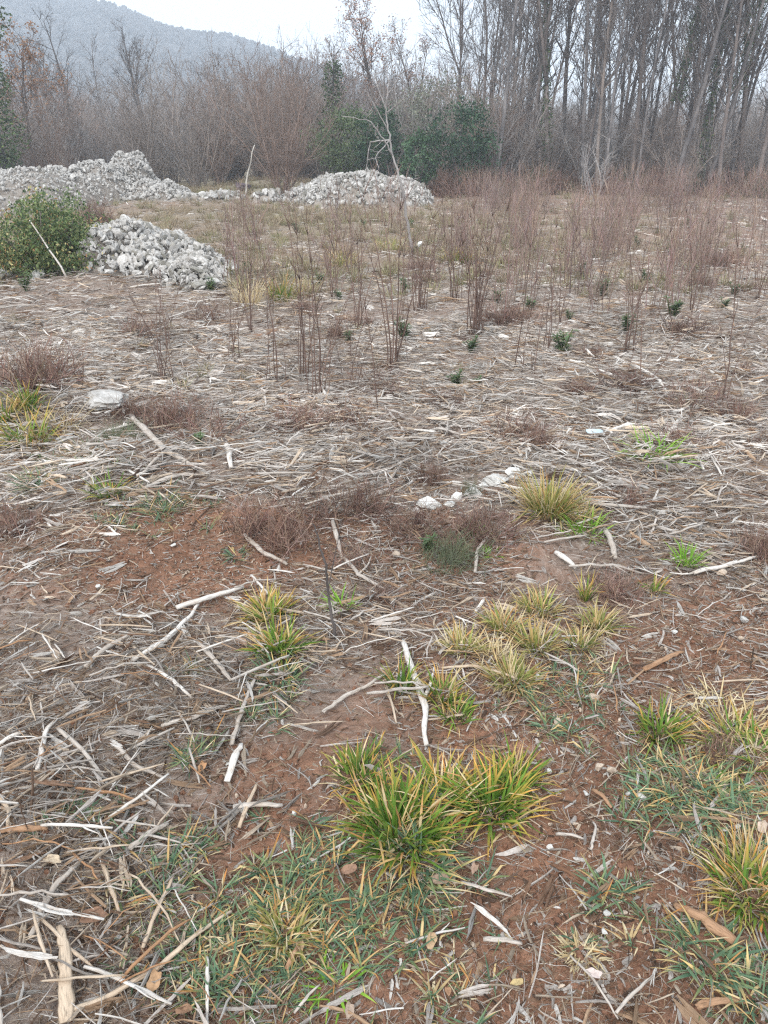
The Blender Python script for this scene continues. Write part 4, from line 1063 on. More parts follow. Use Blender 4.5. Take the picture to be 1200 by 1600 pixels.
HB = [(692, 632, 58, 24, 'low brown heath bush in front of the dense shoots'), (830, 694, 52, 20, 'low brown heath bush before the blue slab'), (1145, 640, 60, 22, 'low brown heath bush beside the pair of tall shoots'),
      (1070, 522, 90, 36, 'dark brown heath in the hollow of the pale mat'), (1128, 416, 60, 34, 'rounded brown bush standing in the far shoots'), (676, 758, 52, 44, 'tall reddish heath bush beside the limestone'),
      (392, 830, 90, 60, 'reddish heath bush at the edge of the red soil'), (446, 852, 100, 70, 'heath bush with purple twigs behind the dark sapling'), (505, 810, 120, 60, 'wide heath bush in the grey litter'),
      (575, 800, 100, 60, 'brown heath bush before the first limestone rock'), (560, 880, 80, 46, 'thin heath bush beside the grey curving branch'), (62, 600, 110, 80, 'reddish bush on the bank beside the dark green tuft'),
      (330, 690, 120, 60, 'reddish heath around the sloping grey branch'), (205, 650, 70, 36, 'brown twigs growing over the end of the white boulder'), (270, 668, 90, 60, 'reddish heath just below the white boulder'), (30, 830, 90, 60, 'brown heath bush at the photo edge beside red soil'),
      (800, 505, 90, 34, 'flat brown bush behind the leaning shoots'), (645, 830, 110, 46, 'brown heath spreading under the limestone rocks'), (745, 835, 110, 50, 'brown heath left of the fresh green tuft'),
      (975, 790, 80, 40, 'thin brown heath beside the tall orange tuft'), (1185, 870, 70, 60, 'brown heath at the photo edge above the long branch'), (330, 500, 60, 40, 'brown bush in front of the near stone heap'),
      (215, 525, 60, 40, 'small brown bush on the litter near the shrub'), (150, 350, 60, 44, 'rusty brown dead bush behind the green shrub'), (200, 392, 50, 40, 'rusty bush on top of the near stone heap'),
      (545, 660, 90, 40, 'dark brown heath in the grey mat, nearest the tall front shoots'), (470, 665, 80, 40, 'brown heath in the grey mat beside the loose shoots'), (1190, 700, 70, 34, 'brown heath at the photo edge of the pale mat'),
      (960, 930, 80, 40, 'thin dry heath below the pale forked sticks'), (1120, 1060 + 130, 60, 70, 'thin dark twigs standing in the straw grass patch'), (600, 935, 60, 30, 'dry twigs behind the white forked stick')]
for px, py, w, h, lab in HB:
    P = at(px, py); k = pxm(P)
    o = link('heath_bush', RND.choice(HEATH), loc=P, rot=(0, 0, RND.uniform(0, 6.28)), scale=(w / k * .62, w / k * .62, h / k * 1.0))
    tag(o, lab, 'bush', 'low brown bushes')
for _ in range(30):
    px, py = RND.uniform(330, 1195), RND.uniform(400, 700)
    P = at(px, py); k = pxm(P); w = RND.uniform(.12, .34); h = RND.uniform(.06, .2)
    tag(link('heath_bush', RND.choice(HEATH), loc=P, rot=(0, 0, RND.uniform(0, 6.28)), scale=(w, w, h)), which('flat brown weed' if h < .12 else 'brown twiggy weed', px, py, LM_FIELD + LM_FAR, 1.5), 'bush', 'brown weeds in the litter')
for px, py, w, h, lab in ((705, 880, 130, 60, 'grey-green twiggy shrub in front of the limestone'), (735, 780, 40, 50, 'small grey-green bush between the limestone rocks'), (190, 690, 90, 40, 'olive twiggy plant at the sloping branch')):
    P = at(px, py); k = pxm(P)
    tag(link('heath_bush', HEATH_G, loc=P, rot=(0, 0, 1), scale=(w / k * .5, w / k * .5, h / k * .75)), lab, 'bush', 'low grey-green bushes')

# ---------------- dark green leafy plants
def plant_mesh():
    mb = MB(); n = 70
    for _ in range(5):
        a = RND.uniform(0, 6.28); L = RND.uniform(.5, 1)
        d = np.array([cos(a) * .35, sin(a) * .35, 1]) * L
        mb.tube(np.linspace(0, 1, 3)[:, None] * d, [.03, .025, .015], 4, c=lin(90, 100, 60))
        m = 22; t = rng.uniform(.15, 1, m)
        Pn = t[:, None] * d; az = rng.uniform(0, 6.28, m)
        V = np.stack([np.cos(az), np.sin(az), rng.uniform(-.2, .6, m)], -1); V /= np.linalg.norm(V, axis=1)[:, None]
        U = np.cross(V, [0, 0, 1.0]); U /= np.linalg.norm(U, axis=1)[:, None]
        cc = np.array([jit(lin(88, 106, 74), .25) for _ in range(m)])
        mb.quads(Pn + V * .13, V * .15, U * .045, cc)
    return mb.mesh('leafy_plant', M['leaf'])
PLANT = [plant_mesh() for _ in range(3)]
for px, py, h, lab in ((735, 552, 34, 'dark green plant at the foot of the densest shoots'), (710, 606, 36, 'dark green upright plant beside the low brown heath'), (745, 604, 22, 'small dark green plant beside the upright one'),
                       (530, 470, 22, 'dark green plant between far shoots and straw tuft'), (940, 462, 28, 'dark green plant under the far open shoots'), (890, 502, 22, 'dark green plant beside the flat brown bush'),
                       (906, 432, 26, 'dark green plant in the far field'), (1130, 484, 22, 'dark green plant before the rounded brown bush'), (1010, 446, 30, 'dark olive plant beside the thick far clump'), (668, 862, 40, 'dark bluish-green herb on the red soil below the limestone'),
                       (312, 700, 30, 'green broad-leaved weed beside the sloping grey branch'), (500, 446, 24, 'dark green plant next to the golden tuft'), (330, 456, 26, 'dark green plant at the foot of the near stone heap'), (40, 455, 30, 'dark green plant at the foot of the large shrub')):
    P = at(px, py); s = h / pxm(P)
    tag(link('leafy_plant', RND.choice(PLANT), loc=P, rot=(0, 0, RND.uniform(0, 6)), scale=s), lab, 'plant', 'small dark green plants')

for _ in range(22):
    while True:
        px, py = RND.uniform(360, 1190), RND.uniform(350, 560)
        if RND.random() < 1.2 - (py - 350) / 210: break
    P = at(px, py)
    tag(link('leafy_plant', RND.choice(PLANT), loc=P, rot=(0, 0, RND.uniform(0, 6)), scale=(s_ := RND.uniform(.12, .28))), which('dull green weed' if s_ < .2 else 'larger dull green weed', px, py, LM_FAR, 2.0), 'plant', 'weeds among the shoots')

# ---------------- thin dark sapling near the viewer and the dead sapling of the field
def upright(name, base, joints, Y, r0, r1, mat, lab, cat, side=(), depth=0):
    P0 = base
    Q = np.array([P0] + [above(*j, Y) for j in joints]); Q[1:, 1] += rng.normal(0, depth, len(Q) - 1)
    n = 5 * len(Q); s = np.linspace(0, len(Q) - 1, n)
    C = np.stack([np.interp(s, np.arange(len(Q)), Q[:, i]) for i in range(3)], -1) - P0
    C[1:] += rng.normal(0, r0 * .35, (n - 1, 3))
    mb = MB(); mb.tube(C, np.linspace(r0, r1, n), 7)
    root = link(name, None, loc=P0); tag(root, lab, cat)
    link('trunk', mb.mesh('trunk', mat), root)
    for sp, a, b in side:
        B = np.array([above(*j, Y) for j in sp]); dy = RND.uniform(-.35, .35)
        B[:, 1] += np.linspace(0, dy, len(B))
        k = int(np.argmin(np.linalg.norm((C + P0) - B[0], axis=1))); 
        if np.linalg.norm(C[k] + P0 - B[0]) < .35: B[0] = C[k] + P0
        m_ = 4 * len(B); s = np.linspace(0, len(B) - 1, m_)
        D = np.stack([np.interp(s, np.arange(len(B)), B[:, i]) for i in range(3)], -1) - P0
        D[1:] += rng.normal(0, a * .4, (m_ - 1, 3))
        mb = MB(); mb.tube(D, np.linspace(a, b, m_), 5)
        for _ in range(4):
            i = RND.randrange(2, m_); q = D[i] + np.linspace(0, 1, 4)[:, None] * rng.normal(0, .12, 3) + rng.normal(0, .01, (4, 3)); q[0] = D[i]
            mb.tube(q, np.linspace(b, b * .5, 4), 4)
        link('branch', mb.mesh('branch', mat), root)
    return root
B0 = at(524, 998)
upright('thin_sapling', B0, [(514, 940), (510, 880), (498, 845), (488, 818)], B0[1] + .03, .006, .002, M['trunk_dark'], 'thin dark bare sapling sticking up beside the touching tufts', 'sapling',
        [([(512, 920), (520, 895), (528, 870)], .002, .001)], .01)
B0 = at(645, 402)
upright('dead_sapling', B0, [(632, 308), (623, 275), (614, 245), (606, 200), (603, 165), (607, 130), (604, 100)], B0[1], .021, .005, M['trunk_pale'], 'pale gnarled dead sapling leaning in front of the stone dome', 'sapling',
        [([(614, 245), (600, 218), (580, 190), (535, 182)], .013, .005), ([(597, 215), (578, 222), (574, 250), (572, 268)], .011, .005), ([(606, 200), (585, 165), (570, 140)], .009, .004), ([(604, 165), (590, 135), (584, 112)], .008, .003), ([(606, 150), (622, 125), (628, 108)], .008, .003),
         ([(623, 275), (640, 282), (655, 276)], .009, .004), ([(604, 180), (620, 165), (636, 150)], .009, .004), ([(578, 222), (586, 245), (592, 262)], .008, .004)], .03)
mb = MB(); v, t = ICO[2]; mb.add(v * np.array([.045, .02, .07]), None, t)
Pw = at(655, 470)
root = link('white_scrap', rock_mesh('white_scrap', M['scrap'], 2, 8, (.026, .014, .04), .006), loc=above(656, 381, Pw[1]), rot=(.2, .3, .4))
tag(root, 'small white scrap caught high on the far shoots', 'scrap')

# ------------------------------------------------------------------ heaps of stones
RUB = [rock_mesh('stone', M['rubble'], 2, 9, (1.35, RND.uniform(.7, 1.2), RND.uniform(.5, .9)), .02, False, .16) for _ in range(10)]
RUBD = [rock_mesh('stone', M['rubble_dark'], 2, 9, (1.35, RND.uniform(.7, 1.2), RND.uniform(.5, .9)), .02, False, .16) for _ in range(4)]

def heap(bumps, s0, s1, n_part, n_small, lab, dark=.0, name='stone_heap', cat='stone heap', fines=0):
    """bumps: (x, y, height, rx, ry). A mound of earth with stones bedded on it."""
    bx = np.array(bumps)
    c = np.array([bx[:, 0].mean(), bx[:, 1].mean()]); zc = float(height(*c))
    def hz(x, y):
        out = 0 * x - .4
        for X, Y, h, rx, ry in bumps:
            q = 1 - ((x - X) / rx) ** 2 - ((y - Y) / ry) ** 2 + .22 * noise(x, y, .9 / max(rx, .6), 11)
            out = np.maximum(out, h * np.sign(q) * np.abs(q) ** .8)
        return out + height(x, y)
    root = link(name, None, loc=(c[0], c[1], zc)); tag(root, lab, cat)
    x0, x1 = (bx[:, 0] - bx[:, 3]).min(), (bx[:, 0] + bx[:, 3]).max(); y0, y1 = (bx[:, 1] - bx[:, 4]).min(), (bx[:, 1] + bx[:, 4]).max()
    X, Yg = np.meshgrid(np.linspace(x0 - .2, x1 + .2, 60), np.linspace(y0 - .2, y1 + .2, 40))
    Z = hz(X, Yg); Z = np.minimum(Z, np.maximum(Z, height(X, Yg) - .3))
    Z = np.maximum(Z, height(X, Yg) - .25) + .03 * noise(X, Yg, 1.6, 7) - .045
    i = np.arange(39)[:, None] * 60; j = np.arange(59)[None, :]
    mb = MB(); mb.add(np.stack([X - c[0], Yg - c[1], Z - zc], -1), np.stack([i + j, i + j + 1, i + 61 + j, i + 60 + j], -1).reshape(-1, 4))
    link('mound', mb.mesh('mound', M['mound_soil']), root)
    def spots(n):
        k = rng.integers(0, len(bumps), n * 3)
        w = bx[k]; a = rng.uniform(0, 6.28, n * 3); r = np.sqrt(rng.uniform(0, 1, n * 3)) * 1.02
        x = w[:, 0] + r * np.cos(a) * w[:, 3]; y = w[:, 1] + r * np.sin(a) * w[:, 4]
        z = hz(x, y); ok = z > height(x, y) - .03
        return x[ok][:n], y[ok][:n], z[ok][:n]
    x, y, z = spots(n_part)
    for i in range(len(x)):
        s = s0 + (s1 - s0) * RND.random() ** 2.2
        link('stone', RND.choice(RUBD if RND.random() < dark else RUB), root, (x[i] - c[0], y[i] - c[1], z[i] - zc + s * .2), (RND.uniform(-.6, .6), RND.uniform(-.6, .6), RND.uniform(0, 6)), s)
    x, y, z = spots(n_small); n = len(x)
    idx = np.where(rng.uniform(0, 1, n) < dark, 10 + rng.integers(0, 4, n), rng.integers(0, 10, n))
    scatter('small_stones', np.stack([x - c[0], y - c[1], z - zc + .02], -1), rng.uniform(-1, 6, (n, 3)), s0 * (.35 + 1.7 * rng.uniform(0, 1, n) ** 3), idx, np.ones((n, 3)), RUB + RUBD, parent=root)
    return root

def bump_at(px, Y, h, wpx, ry):
    P = gx(px, Y); k = F / (Y * .92)
    return (P[0], Y, h, wpx / k / 2, ry)

heap([bump_at(562, 25.6, .76, 200, 2.2), bump_at(612, 25.2, .6, 130, 1.7), bump_at(488, 25.4, .42, 100, 1.5), bump_at(528, 25.8, .68, 140, 2.0), bump_at(645, 25.2, .4, 60, 1.2)], .05, .18, 110, 5000,
     'dome-shaped heap of grey stones at the edge of the wood', .22)
heap([bump_at(-60, 25, .98, 330, 4), bump_at(60, 24.5, .9, 230, 3.4), bump_at(120, 26.5, 1.0, 150, 2.6), bump_at(205, 27.5, 1.25, 90, 1.9), bump_at(165, 26.5, 1.0, 130, 2.4), bump_at(235, 26.3, .5, 100, 1.6), bump_at(262, 25.4, .42, 70, 1.3), bump_at(30, 22.5, .7, 240, 2.5)],
     .035, .17, 120, 12000, 'long pale scree heap of broken stones behind the green shrub', .06)
heap([bump_at(300, 25, .16, 90, .9), bump_at(350, 25.4, .2, 60, .8), bump_at(420, 25.2, .28, 60, .8)], .07, .16, 40, 260, 'low row of pale stones leading to the dark rock', .25, 'stone_row', 'stone row')
near = [at(205, 420), at(258, 430), at(165, 425), at(295, 444)]
heap([(near[0][0], near[0][1] + .7, .40, .95, 1.0), (near[1][0], near[1][1] + .5, .22, .75, .85), (near[2][0] , near[2][1] + .6, .40, .55, .8), (near[3][0], near[3][1] + .2, .18, .42, .5)], .03, .11, 170, 4200,
     'near heap of white broken stones beside the green shrub', .16)
for px, py, w, h, lab in ((152, 405, 42, 36, 'large white angular stone on the near heap, touching the shrub'), (188, 408, 40, 44, 'white pointed triangular stone on the near heap'), (302, 444, 40, 22, 'white elongated stone at the lower end of the near heap'),
                          (8, 434, 24, 20, 'white stone below the shrub at the photo edge'), (30, 428, 22, 16, 'white stone second from the photo edge below the shrub'), (58, 436, 24, 16, 'white stone below the shrub nearest its pale stick'), (255, 425, 22, 18, 'rounded white stone in the middle of the near heap')):
    rock(px, py, w, h, lab, 'limestone', 'white_stone', 'stone', 'white stones by the shrub')

# ------------------------------------------------------------------ woody plants
def limb(p, d, L, n, wob, up):
    P = [np.array(p, float)]; d = np.array(d, float); d /= np.linalg.norm(d)
    for _ in range(n):
        d = d + rng.normal(0, wob, 3) + np.array([0, 0, up]); d /= np.linalg.norm(d)
        P.append(P[-1] + d * L / n)
    return np.array(P)

def perp(d, a, el):
    d = d / np.linalg.norm(d)
    r = np.array([1, 0, 0]) if abs(d[0]) < .8 else np.array([0, 1, 0])
    u = np.cross(d, r); u /= np.linalg.norm(u); v = np.cross(d, u)
    return d * cos(el) + (u * cos(a) + v * sin(a)) * sin(el)

def tree_meshes(H, r, n1, t0, L1, ang, n2, n3, mat, wob=.05, fork=0, up=.05, twig=.008):
    tr, cr = MB(), MB()
    stems = [limb((0, 0, -.1), (RND.gauss(0, .05), RND.gauss(0, .05), 1), H, 12, wob, .03)]
    for _ in range(fork):
        i = RND.randrange(3, 7); b = stems[0][i]
        stems.append(limb(b, perp(stems[0][i + 1] - b, RND.uniform(0, 6.28), RND.uniform(.2, .45)), H * (1 - i / 12) * RND.uniform(.8, 1), 9, wob, .05))
    ends = []
    for k, S in enumerate(stems):
        rr = r * (1 if k == 0 else .62)
        tr.tube(S, np.linspace(rr, .018, len(S)) * (1 + .5 * np.exp(-np.arange(len(S)) * 1.5) * (k == 0)), 8)
        m = n1 if k == 0 else int(n1 * .6)
        for q in range(m):
            t = t0 + (1 - t0) * (q + RND.random()) / m if k == 0 else RND.uniform(.15, 1)
            f = t * (len(S) - 1); i = min(int(f), len(S) - 2); p = S[i] + (S[i + 1] - S[i]) * (f - i)
            L = L1 * (1.15 - .65 * t) * RND.uniform(.6, 1.2)
            B = limb(p, perp(S[i + 1] - S[i], q * 2.4 + RND.uniform(-.5, .5), ang * RND.uniform(.7, 1.25)), L, 6, wob * 2.2, up)
            r1 = max(.014, rr * (1 - .8 * t) * .4)
            tr.tube(B, np.linspace(r1, twig, 7), 5, cap=False)
            for _ in range(n2):
                g = RND.uniform(.2, 1) * 5.99; j = int(g); pp = B[j] + (B[j + 1] - B[j]) * (g - j)
                C = limb(pp, perp(B[j + 1] - B[j], RND.uniform(0, 6.28), RND.uniform(.35, .9)), L * RND.uniform(.22, .5), 4, wob * 3, up)
                cr.tube(C, np.linspace(twig * 1.1, twig * .6, 5), 3, cap=False); ends.append(C[-1]); ends.append(C[2])
                for _ in range(n3):
                    j = RND.randrange(1, 4)
                    D = limb(C[j], perp(C[j + 1] - C[j], RND.uniform(0, 6.28), RND.uniform(.3, .9)), L * RND.uniform(.12, .26), 3, wob * 3, up)
                    cr.tube(D, np.linspace(twig * .7, twig * .4, 4), 3, cap=False); ends.append(D[-1])
    return tr.mesh('trunk', mat), cr.mesh('crown', mat), np.array(ends), stems[0]

def coppice_meshes(H, n, spread, mat, nt=16, twig=.007):
    tr, cr = MB(), MB(); ends = []
    for k in range(n):
        a = k * 2.4 + RND.uniform(-.4, .4); s = spread * RND.uniform(.1, 1)
        b = np.array([cos(a) * .18, sin(a) * .18, -.05]) * RND.uniform(.3, 1.3)
        S = limb(b, (cos(a) * s, sin(a) * s, 1), H * RND.uniform(.45, 1.08), 8, .11, .02)
        tr.tube(S, np.linspace(RND.uniform(.012, .032), .007, 9), 5, cap=False)
        for _ in range(nt):
            f = RND.uniform(.06, 1) * 7.99; i = int(f); p = S[i] + (S[i + 1] - S[i]) * (f - i)
            C = limb(p, perp(S[i + 1] - S[i], RND.uniform(0, 6.28), RND.uniform(.3, 1.1)), H * RND.uniform(.1, .3), 4, .16, .05)
            cr.tube(C, np.linspace(twig, twig * .5, 5), 3, cap=False); ends.append(C[-1])
            for _ in range(3):
                j = RND.randrange(1, 4); D = limb(C[j], perp(C[j + 1] - C[j], RND.uniform(0, 6.28), RND.uniform(.3, .9)), H * RND.uniform(.04, .1), 2, .1, .05)
                cr.tube(D, [twig * .7, twig * .55, twig * .4], 3, cap=False); ends.append(D[-1])
    return tr.mesh('trunk', mat), cr.mesh('crown', mat), np.array(ends)

def leaf_cloud(name, P, per, spread, size, cols, mat, flat=.6):
    k = np.repeat(np.arange(len(P)), per); n = len(k)
    C = P[k] + rng.normal(0, spread, (n, 3))
    V = rng.normal(0, 1, (n, 3)); V[:, 2] *= flat; V /= np.linalg.norm(V, axis=1)[:, None]
    U = np.cross(V, rng.normal(0, 1, (n, 3))); U /= np.linalg.norm(U, axis=1)[:, None] + 1e-9
    s = size * rng.uniform(.6, 1.3, n)[:, None]
    cc = np.array(cols)[rng.integers(0, len(cols), n)] * rng.uniform(.7, 1.25, n)[:, None]
    mb = MB(); mb.quads(C, V * s, U * s * .5, cc)
    return mb.mesh(name, mat)

IVY = [lin(74, 92, 54), lin(92, 108, 66), lin(58, 74, 46)]
def ivy_mesh(S, h0, h1, w, n=2600, size=.06, taper=.3):
    L = len(S) - 1; zs = S[:, 2]
    z = rng.uniform(h0, h1, n); a = rng.uniform(0, 6.28, n)
    c = np.stack([np.interp(z, zs, S[:, 0]), np.interp(z, zs, S[:, 1]), z], -1)
    rr = w * (.3 + .4 * np.abs(np.sin(z * 1.9 + 1)) + .45 * np.abs(np.sin(z * 4.3 + 2 * a)) * np.abs(np.sin(z * .8))) * (1 - taper * (z - h0) / (h1 - h0)) * np.sqrt(rng.uniform(.1, 1, n))
    P = c + np.stack([np.cos(a) * rr, np.sin(a) * rr, 0 * a], -1)
    return leaf_cloud('ivy', P, 1, .02, size, IVY, M['ivy'])

def place(name, meshes, P, rz, s, lab, cat, grp=None, parts=('trunk', 'crown')):
    root = link(name, None, loc=P, rot=(0, 0, rz), scale=s); root.empty_display_size = .3
    tag(root, lab, cat, grp)
    for nm, me in zip(parts, meshes):
        if me is not None: link(nm, me, root)
    return root

TALL = [tree_meshes(RND.uniform(10.5, 13), RND.uniform(.05, .09), 26, .3, 2.6, .62, 6, 4, M[RND.choice(['trunk_dark', 'trunk_brown', 'trunk_brown', 'trunk_grey'])], .035, f) for f in (0, 1, 1, 2, 0, 1)]
THIN = [tree_meshes(RND.uniform(7, 9.5), RND.uniform(.045, .075), 22, .25, 1.7, .6, 5, 4, M[m], .03, 0) for m in ('trunk_grey', 'brush', 'trunk_brown', 'trunk_grey')]
COPS = [coppice_meshes(RND.uniform(3.4, 4.4), RND.randrange(10, 15), RND.uniform(.4, .75), M[m], 20) for m in ('brush', 'brush_warm', 'brush', 'trunk_pale', 'brush')]

# tall wood
NAMED = [(820, 31, 0, 0, 'slim dark trunk first beyond the dark evergreen'), (838, 33, 4, 0, 'slim dark trunk second beyond the dark evergreen'), (856, 30, 1, 1, 'ivy-clad trunk with a leaning limb, nearest the dark evergreen'),
         (874, 34, 2, 0, 'dark trunk just past the ivy-clad trunk near the evergreen'), (912, 30, 3, 0, 'brown double trunk between two ivy-clad trees'), (946, 33, 0, 0, 'straight brown trunk beside the brown double trunk'),
         (962, 32, 4, 0, 'dark trunk close beside the straight brown one'), (986, 29.5, 2, 0, 'forking brown trunk behind the pale curved bush'), (1004, 34, 5, 0, 'dark trunk behind the forking brown trunk'),
         (1036, 31, 1, 2, 'trunk with ivy only high up in the crown'), (1072, 33, 0, 0, 'bare brown trunk between two ivy trees'), (1092, 29.5, 5, 1, 'thick ivy-wrapped trunk in the middle of the tall wood'),
         (1114, 30.5, 3, 2, 'ivy-wrapped trunk next to the thick ivy-wrapped one'), (1134, 33, 4, 0, 'bare dark trunk just past the ivy-wrapped pair'), (1156, 31, 1, 0, 'brown trunk second from the photo edge'), (1184, 29, 2, 0, 'brown trunk at the photo edge of the tall wood')]
for px, Y, k, iv, lab in NAMED:
    P = gx(px, Y); tr, cr, en, S = TALL[k]
    root = place('bare_tree', (tr, cr), P, RND.uniform(0, 6.28), RND.uniform(.95, 1.15), lab, 'tree', 'tall trees of the wood')
    if iv: tag(link('ivy', ivy_mesh(S, .1 if iv == 1 else 3.0, 6.6 if iv == 1 else 7.2, .25 if iv == 1 else .4, 1300, .045), root.children[0]), kind='stuff')
def some_trees(kinds, n, x0, x1, y0, y1, lab, grp, s0=.9, s1=1.15, name='bare_tree', cat='tree'):
    for _ in range(n):
        px, Y = RND.uniform(x0, x1), RND.uniform(y0, y1)
        P = gx(px, Y); K = RND.choice(kinds); s = RND.uniform(s0, s1)
        tone = {'bark_brush': 'mauve ', 'bark_brush_warm': 'pinkish ', 'bark_pale_grey': 'pale '}.get(K[0].materials[0].name, '') if any(K is c for c in COPS) else ''
        pre = ('taller ' if s > (s0 + s1) / 2 else 'lower ') + tone + lab
        place(name, K[:2], P, RND.uniform(0, 6.28), s, which(pre, px, 290 - (Y - y0) * 1.5, LM_WOOD, .3), cat, grp)
some_trees(TALL, 13, 740, 1245, 36, 54, 'bare tree deep in the wood', 'trees deep in the tall wood')
some_trees(THIN, 58, 760, 1245, 28.5, 46, 'thin grey tree', 'thin trees in the tall wood')
some_trees(TALL[:4], 3, 700, 790, 36, 50, 'bare forest tree', 'tall trees behind the evergreen', .8, .95)
some_trees(COPS, 60, 720, 1245, 29, 46, 'leafless undergrowth bush', 'bushes under the tall wood', .5, 1.0, 'bare_bush', 'bush')

# scrub of the far side
some_trees(COPS, 84, -50, 560, 31, 46, 'leafless bush', 'bushes of the mauve scrub', .55, 1.15, 'bare_bush', 'bush')
some_trees(COPS, 14, 430, 720, 31, 44, 'leafless brush', 'bushes behind the stone dome', .9, 1.25, 'bare_bush', 'bush')
some_trees(THIN, 8, -60, 180, 34, 50, 'slender bare tree', 'slender trees behind the scree heap', .6, .8)
SPREAD = [tree_meshes(8.2, .13, 16, .35, 2.6, .8, 6, 4, M['trunk_dark'], .07, 1), tree_meshes(8.0, .12, 16, .4, 2.4, .75, 6, 4, M['trunk_dark'], .08, 2)]
for px, yt, Y, k, lab in ((135, 15, 50, 0, 'bare spreading tree against the hill, nearest the ivy tree'), (232, 25, 48, 1, 'bare tall tree rising above the scrub against the hill'), (368, 80, 55, 0, 'small bare tree showing over the scrub below the ridge'), (85, 60, 52, 1, 'bare tree beside the spreading tree against the hill')):
    P = gx(px, Y); s = (above(px, yt, Y)[2] - P[2]) / 8.6
    place('bare_tree', SPREAD[k][:2], P, RND.uniform(0, 6), s, lab, 'tree', 'bare trees over the scrub')
some_trees(COPS, 18, 430, 650, 40, 50, 'leafless tall brush', 'tall brush below the ridge', 1.15, 1.5, 'bare_bush', 'bush')
# big fan-shaped bush at the middle
K = coppice_meshes(4.3, 20, .75, M['brush_warm'], 22)
place('bare_bush', K[:2], gx(441, 27.5), .3, 1.0, 'fan-shaped leafless bush at the end of the stone dome', 'bush')
K = coppice_meshes(2.3, 7, .75, M['trunk_pale'], 9)
place('bare_bush', K[:2], gx(932, 27.2), 1.3, .95, 'pale curved leafless bush before the tall wood', 'bush')
# trees keeping brown leaves
BROWN = [lin(176, 132, 98), lin(158, 116, 88), lin(186, 148, 116)]
K = tree_meshes(5.4, .08, 14, .3, 2.0, .95, 5, 3, M['trunk_brown'], .07, 1)
P = gx(62, 33)
r_ = place('leafy_oak', K[:2], P, 1, .95, 'small tree with orange-brown dead leaves beside the ivy tree', 'tree', 'trees with brown leaves')
tag(link('leaves', leaf_cloud('leaves', K[2][rng.integers(0, len(K[2]), 700)], 2, .1, .06, BROWN, M['leaf']), r_.children[1]), kind='stuff')
for px, Y, yt, lab, nl in ((108, 36, 110, 'low russet-leaved tree in the scrub next to the orange-leaved one', 700), (318, 38, 160, 'low russet-leaved tree in the middle of the scrub', 500), (470, 40, 100, 'russet-tinged tree behind the fan-shaped bush', 500), (600, 40, 2, 'tall tree with sparse brown leaves beside the open sky', 1000), (655, 42, 40, 'tree with brown leaves next to the olive-grey willow', 900), (545, 43, 60, 'leafless-looking tree with few brown leaves behind the dead sapling', 300)):
    K = tree_meshes(9, .12, 22, .3, 2.4, .7, 6, 4, M['trunk_brown'], .05, 1)
    P = gx(px, Y); s = (above(px, yt, Y)[2] - P[2]) / 9.2
    r_ = place('leafy_oak', K[:2], P, RND.uniform(0, 6), s, lab, 'tree', 'trees with brown leaves')
    tag(link('leaves', leaf_cloud('leaves', K[2][rng.integers(0, len(K[2]), nl)], 2, .12, .06, [lin(160, 124, 106), lin(146, 110, 92), lin(174, 138, 116)], M['leaf']), r_.children[1]), kind='stuff')
# ivy tree at the edge
K = tree_meshes(9.5, .2, 14, .4, 2.2, .8, 5, 3, M['trunk_dark'], .02, 1)
P = gx(12, 29.5)
r_ = place('ivy_tree', K[:2], P, 0, 1, 'dark tree covered in ivy behind the scree heap', 'tree')
tag(link('ivy', ivy_mesh(K[3], .2, 9.2, 1.05, 9000, .065, -.35), r_.children[0]), kind='stuff')
for px, Y, h, lab in ((520, 33, 4.2, 'ivy-covered stump behind the green juniper'),):
    K = tree_meshes(h + .6, .09, 8, .4, 1.0, .7, 4, 2, M['trunk_dark'], .015, 0)
    r_ = place('ivy_tree', K[:2], gx(px, Y), 0, 1, lab, 'tree')
    tag(link('ivy', ivy_mesh(K[3], .5, h, .75, 1300, .06), r_.children[0]), kind='stuff')

# evergreens
def evergreen(px, Y, wpx, ytop, lab, cols, n=150, per=24, lean=0, low=.12, name='evergreen_bush'):
    P = gx(px, Y); k = F / (Y * .92); R0 = wpx / k / 2; H = above(px, ytop, Y)[2] - P[2]
    tr = MB(); C = []
    for q in range(9):
        a = q * 2.4; S = limb((RND.gauss(0, .06), RND.gauss(0, .06), -.05), (cos(a) * .45, sin(a) * .45, 1), H * RND.uniform(.5, .85), 7, .1, .03)
        tr.tube(S, np.linspace(.05, .012, 8), 5)
    while len(C) < n:
        u = rng.normal(0, 1, 3); u /= np.linalg.norm(u); u *= rng.uniform(.35, 1) ** .5
        z = .5 + .5 * u[2]
        wob_ = 1 + .4 * sin(3 * atan2(u[1], u[0]) + 5 * z + px)
        if sin(7 * u[0] + px) + sin(6 * u[2] + 2) + sin(5 * u[1] + 1) < -.9: continue
        C.append([u[0] * R0 * wob_, u[1] * R0 * wob_, H * (low + (1 - low) * z)])
    root = link(name, None, loc=P); tag(root, lab, 'bush', 'evergreen bushes at the wood edge')
    link('trunk', tr.mesh('trunk', M['trunk_dark']), root)
    tag(link('foliage', leaf_cloud('foliage', np.array(C), per, R0 * .14, .055, cols, M['leaf'], 1.2), root), kind='stuff')
GR1 = [lin(104, 120, 82), lin(116, 130, 92), lin(88, 104, 72)]
GR2 = [lin(58, 84, 60), lin(70, 96, 68), lin(48, 68, 52)]
GR3 = [lin(80, 108, 78), lin(92, 120, 86)]
OLV = [lin(132, 136, 118), lin(118, 122, 106), lin(146, 148, 128)]
evergreen(548, 30, 100, 172, 'wide mid-green juniper bush behind the stone dome', GR1, 190)
evergreen(598, 29, 70, 165, 'green bush behind the dead sapling', GR2, 130)
evergreen(724, 28.5, 100, 160, 'dark green rounded evergreen, largest at the wood edge', GR2, 190)
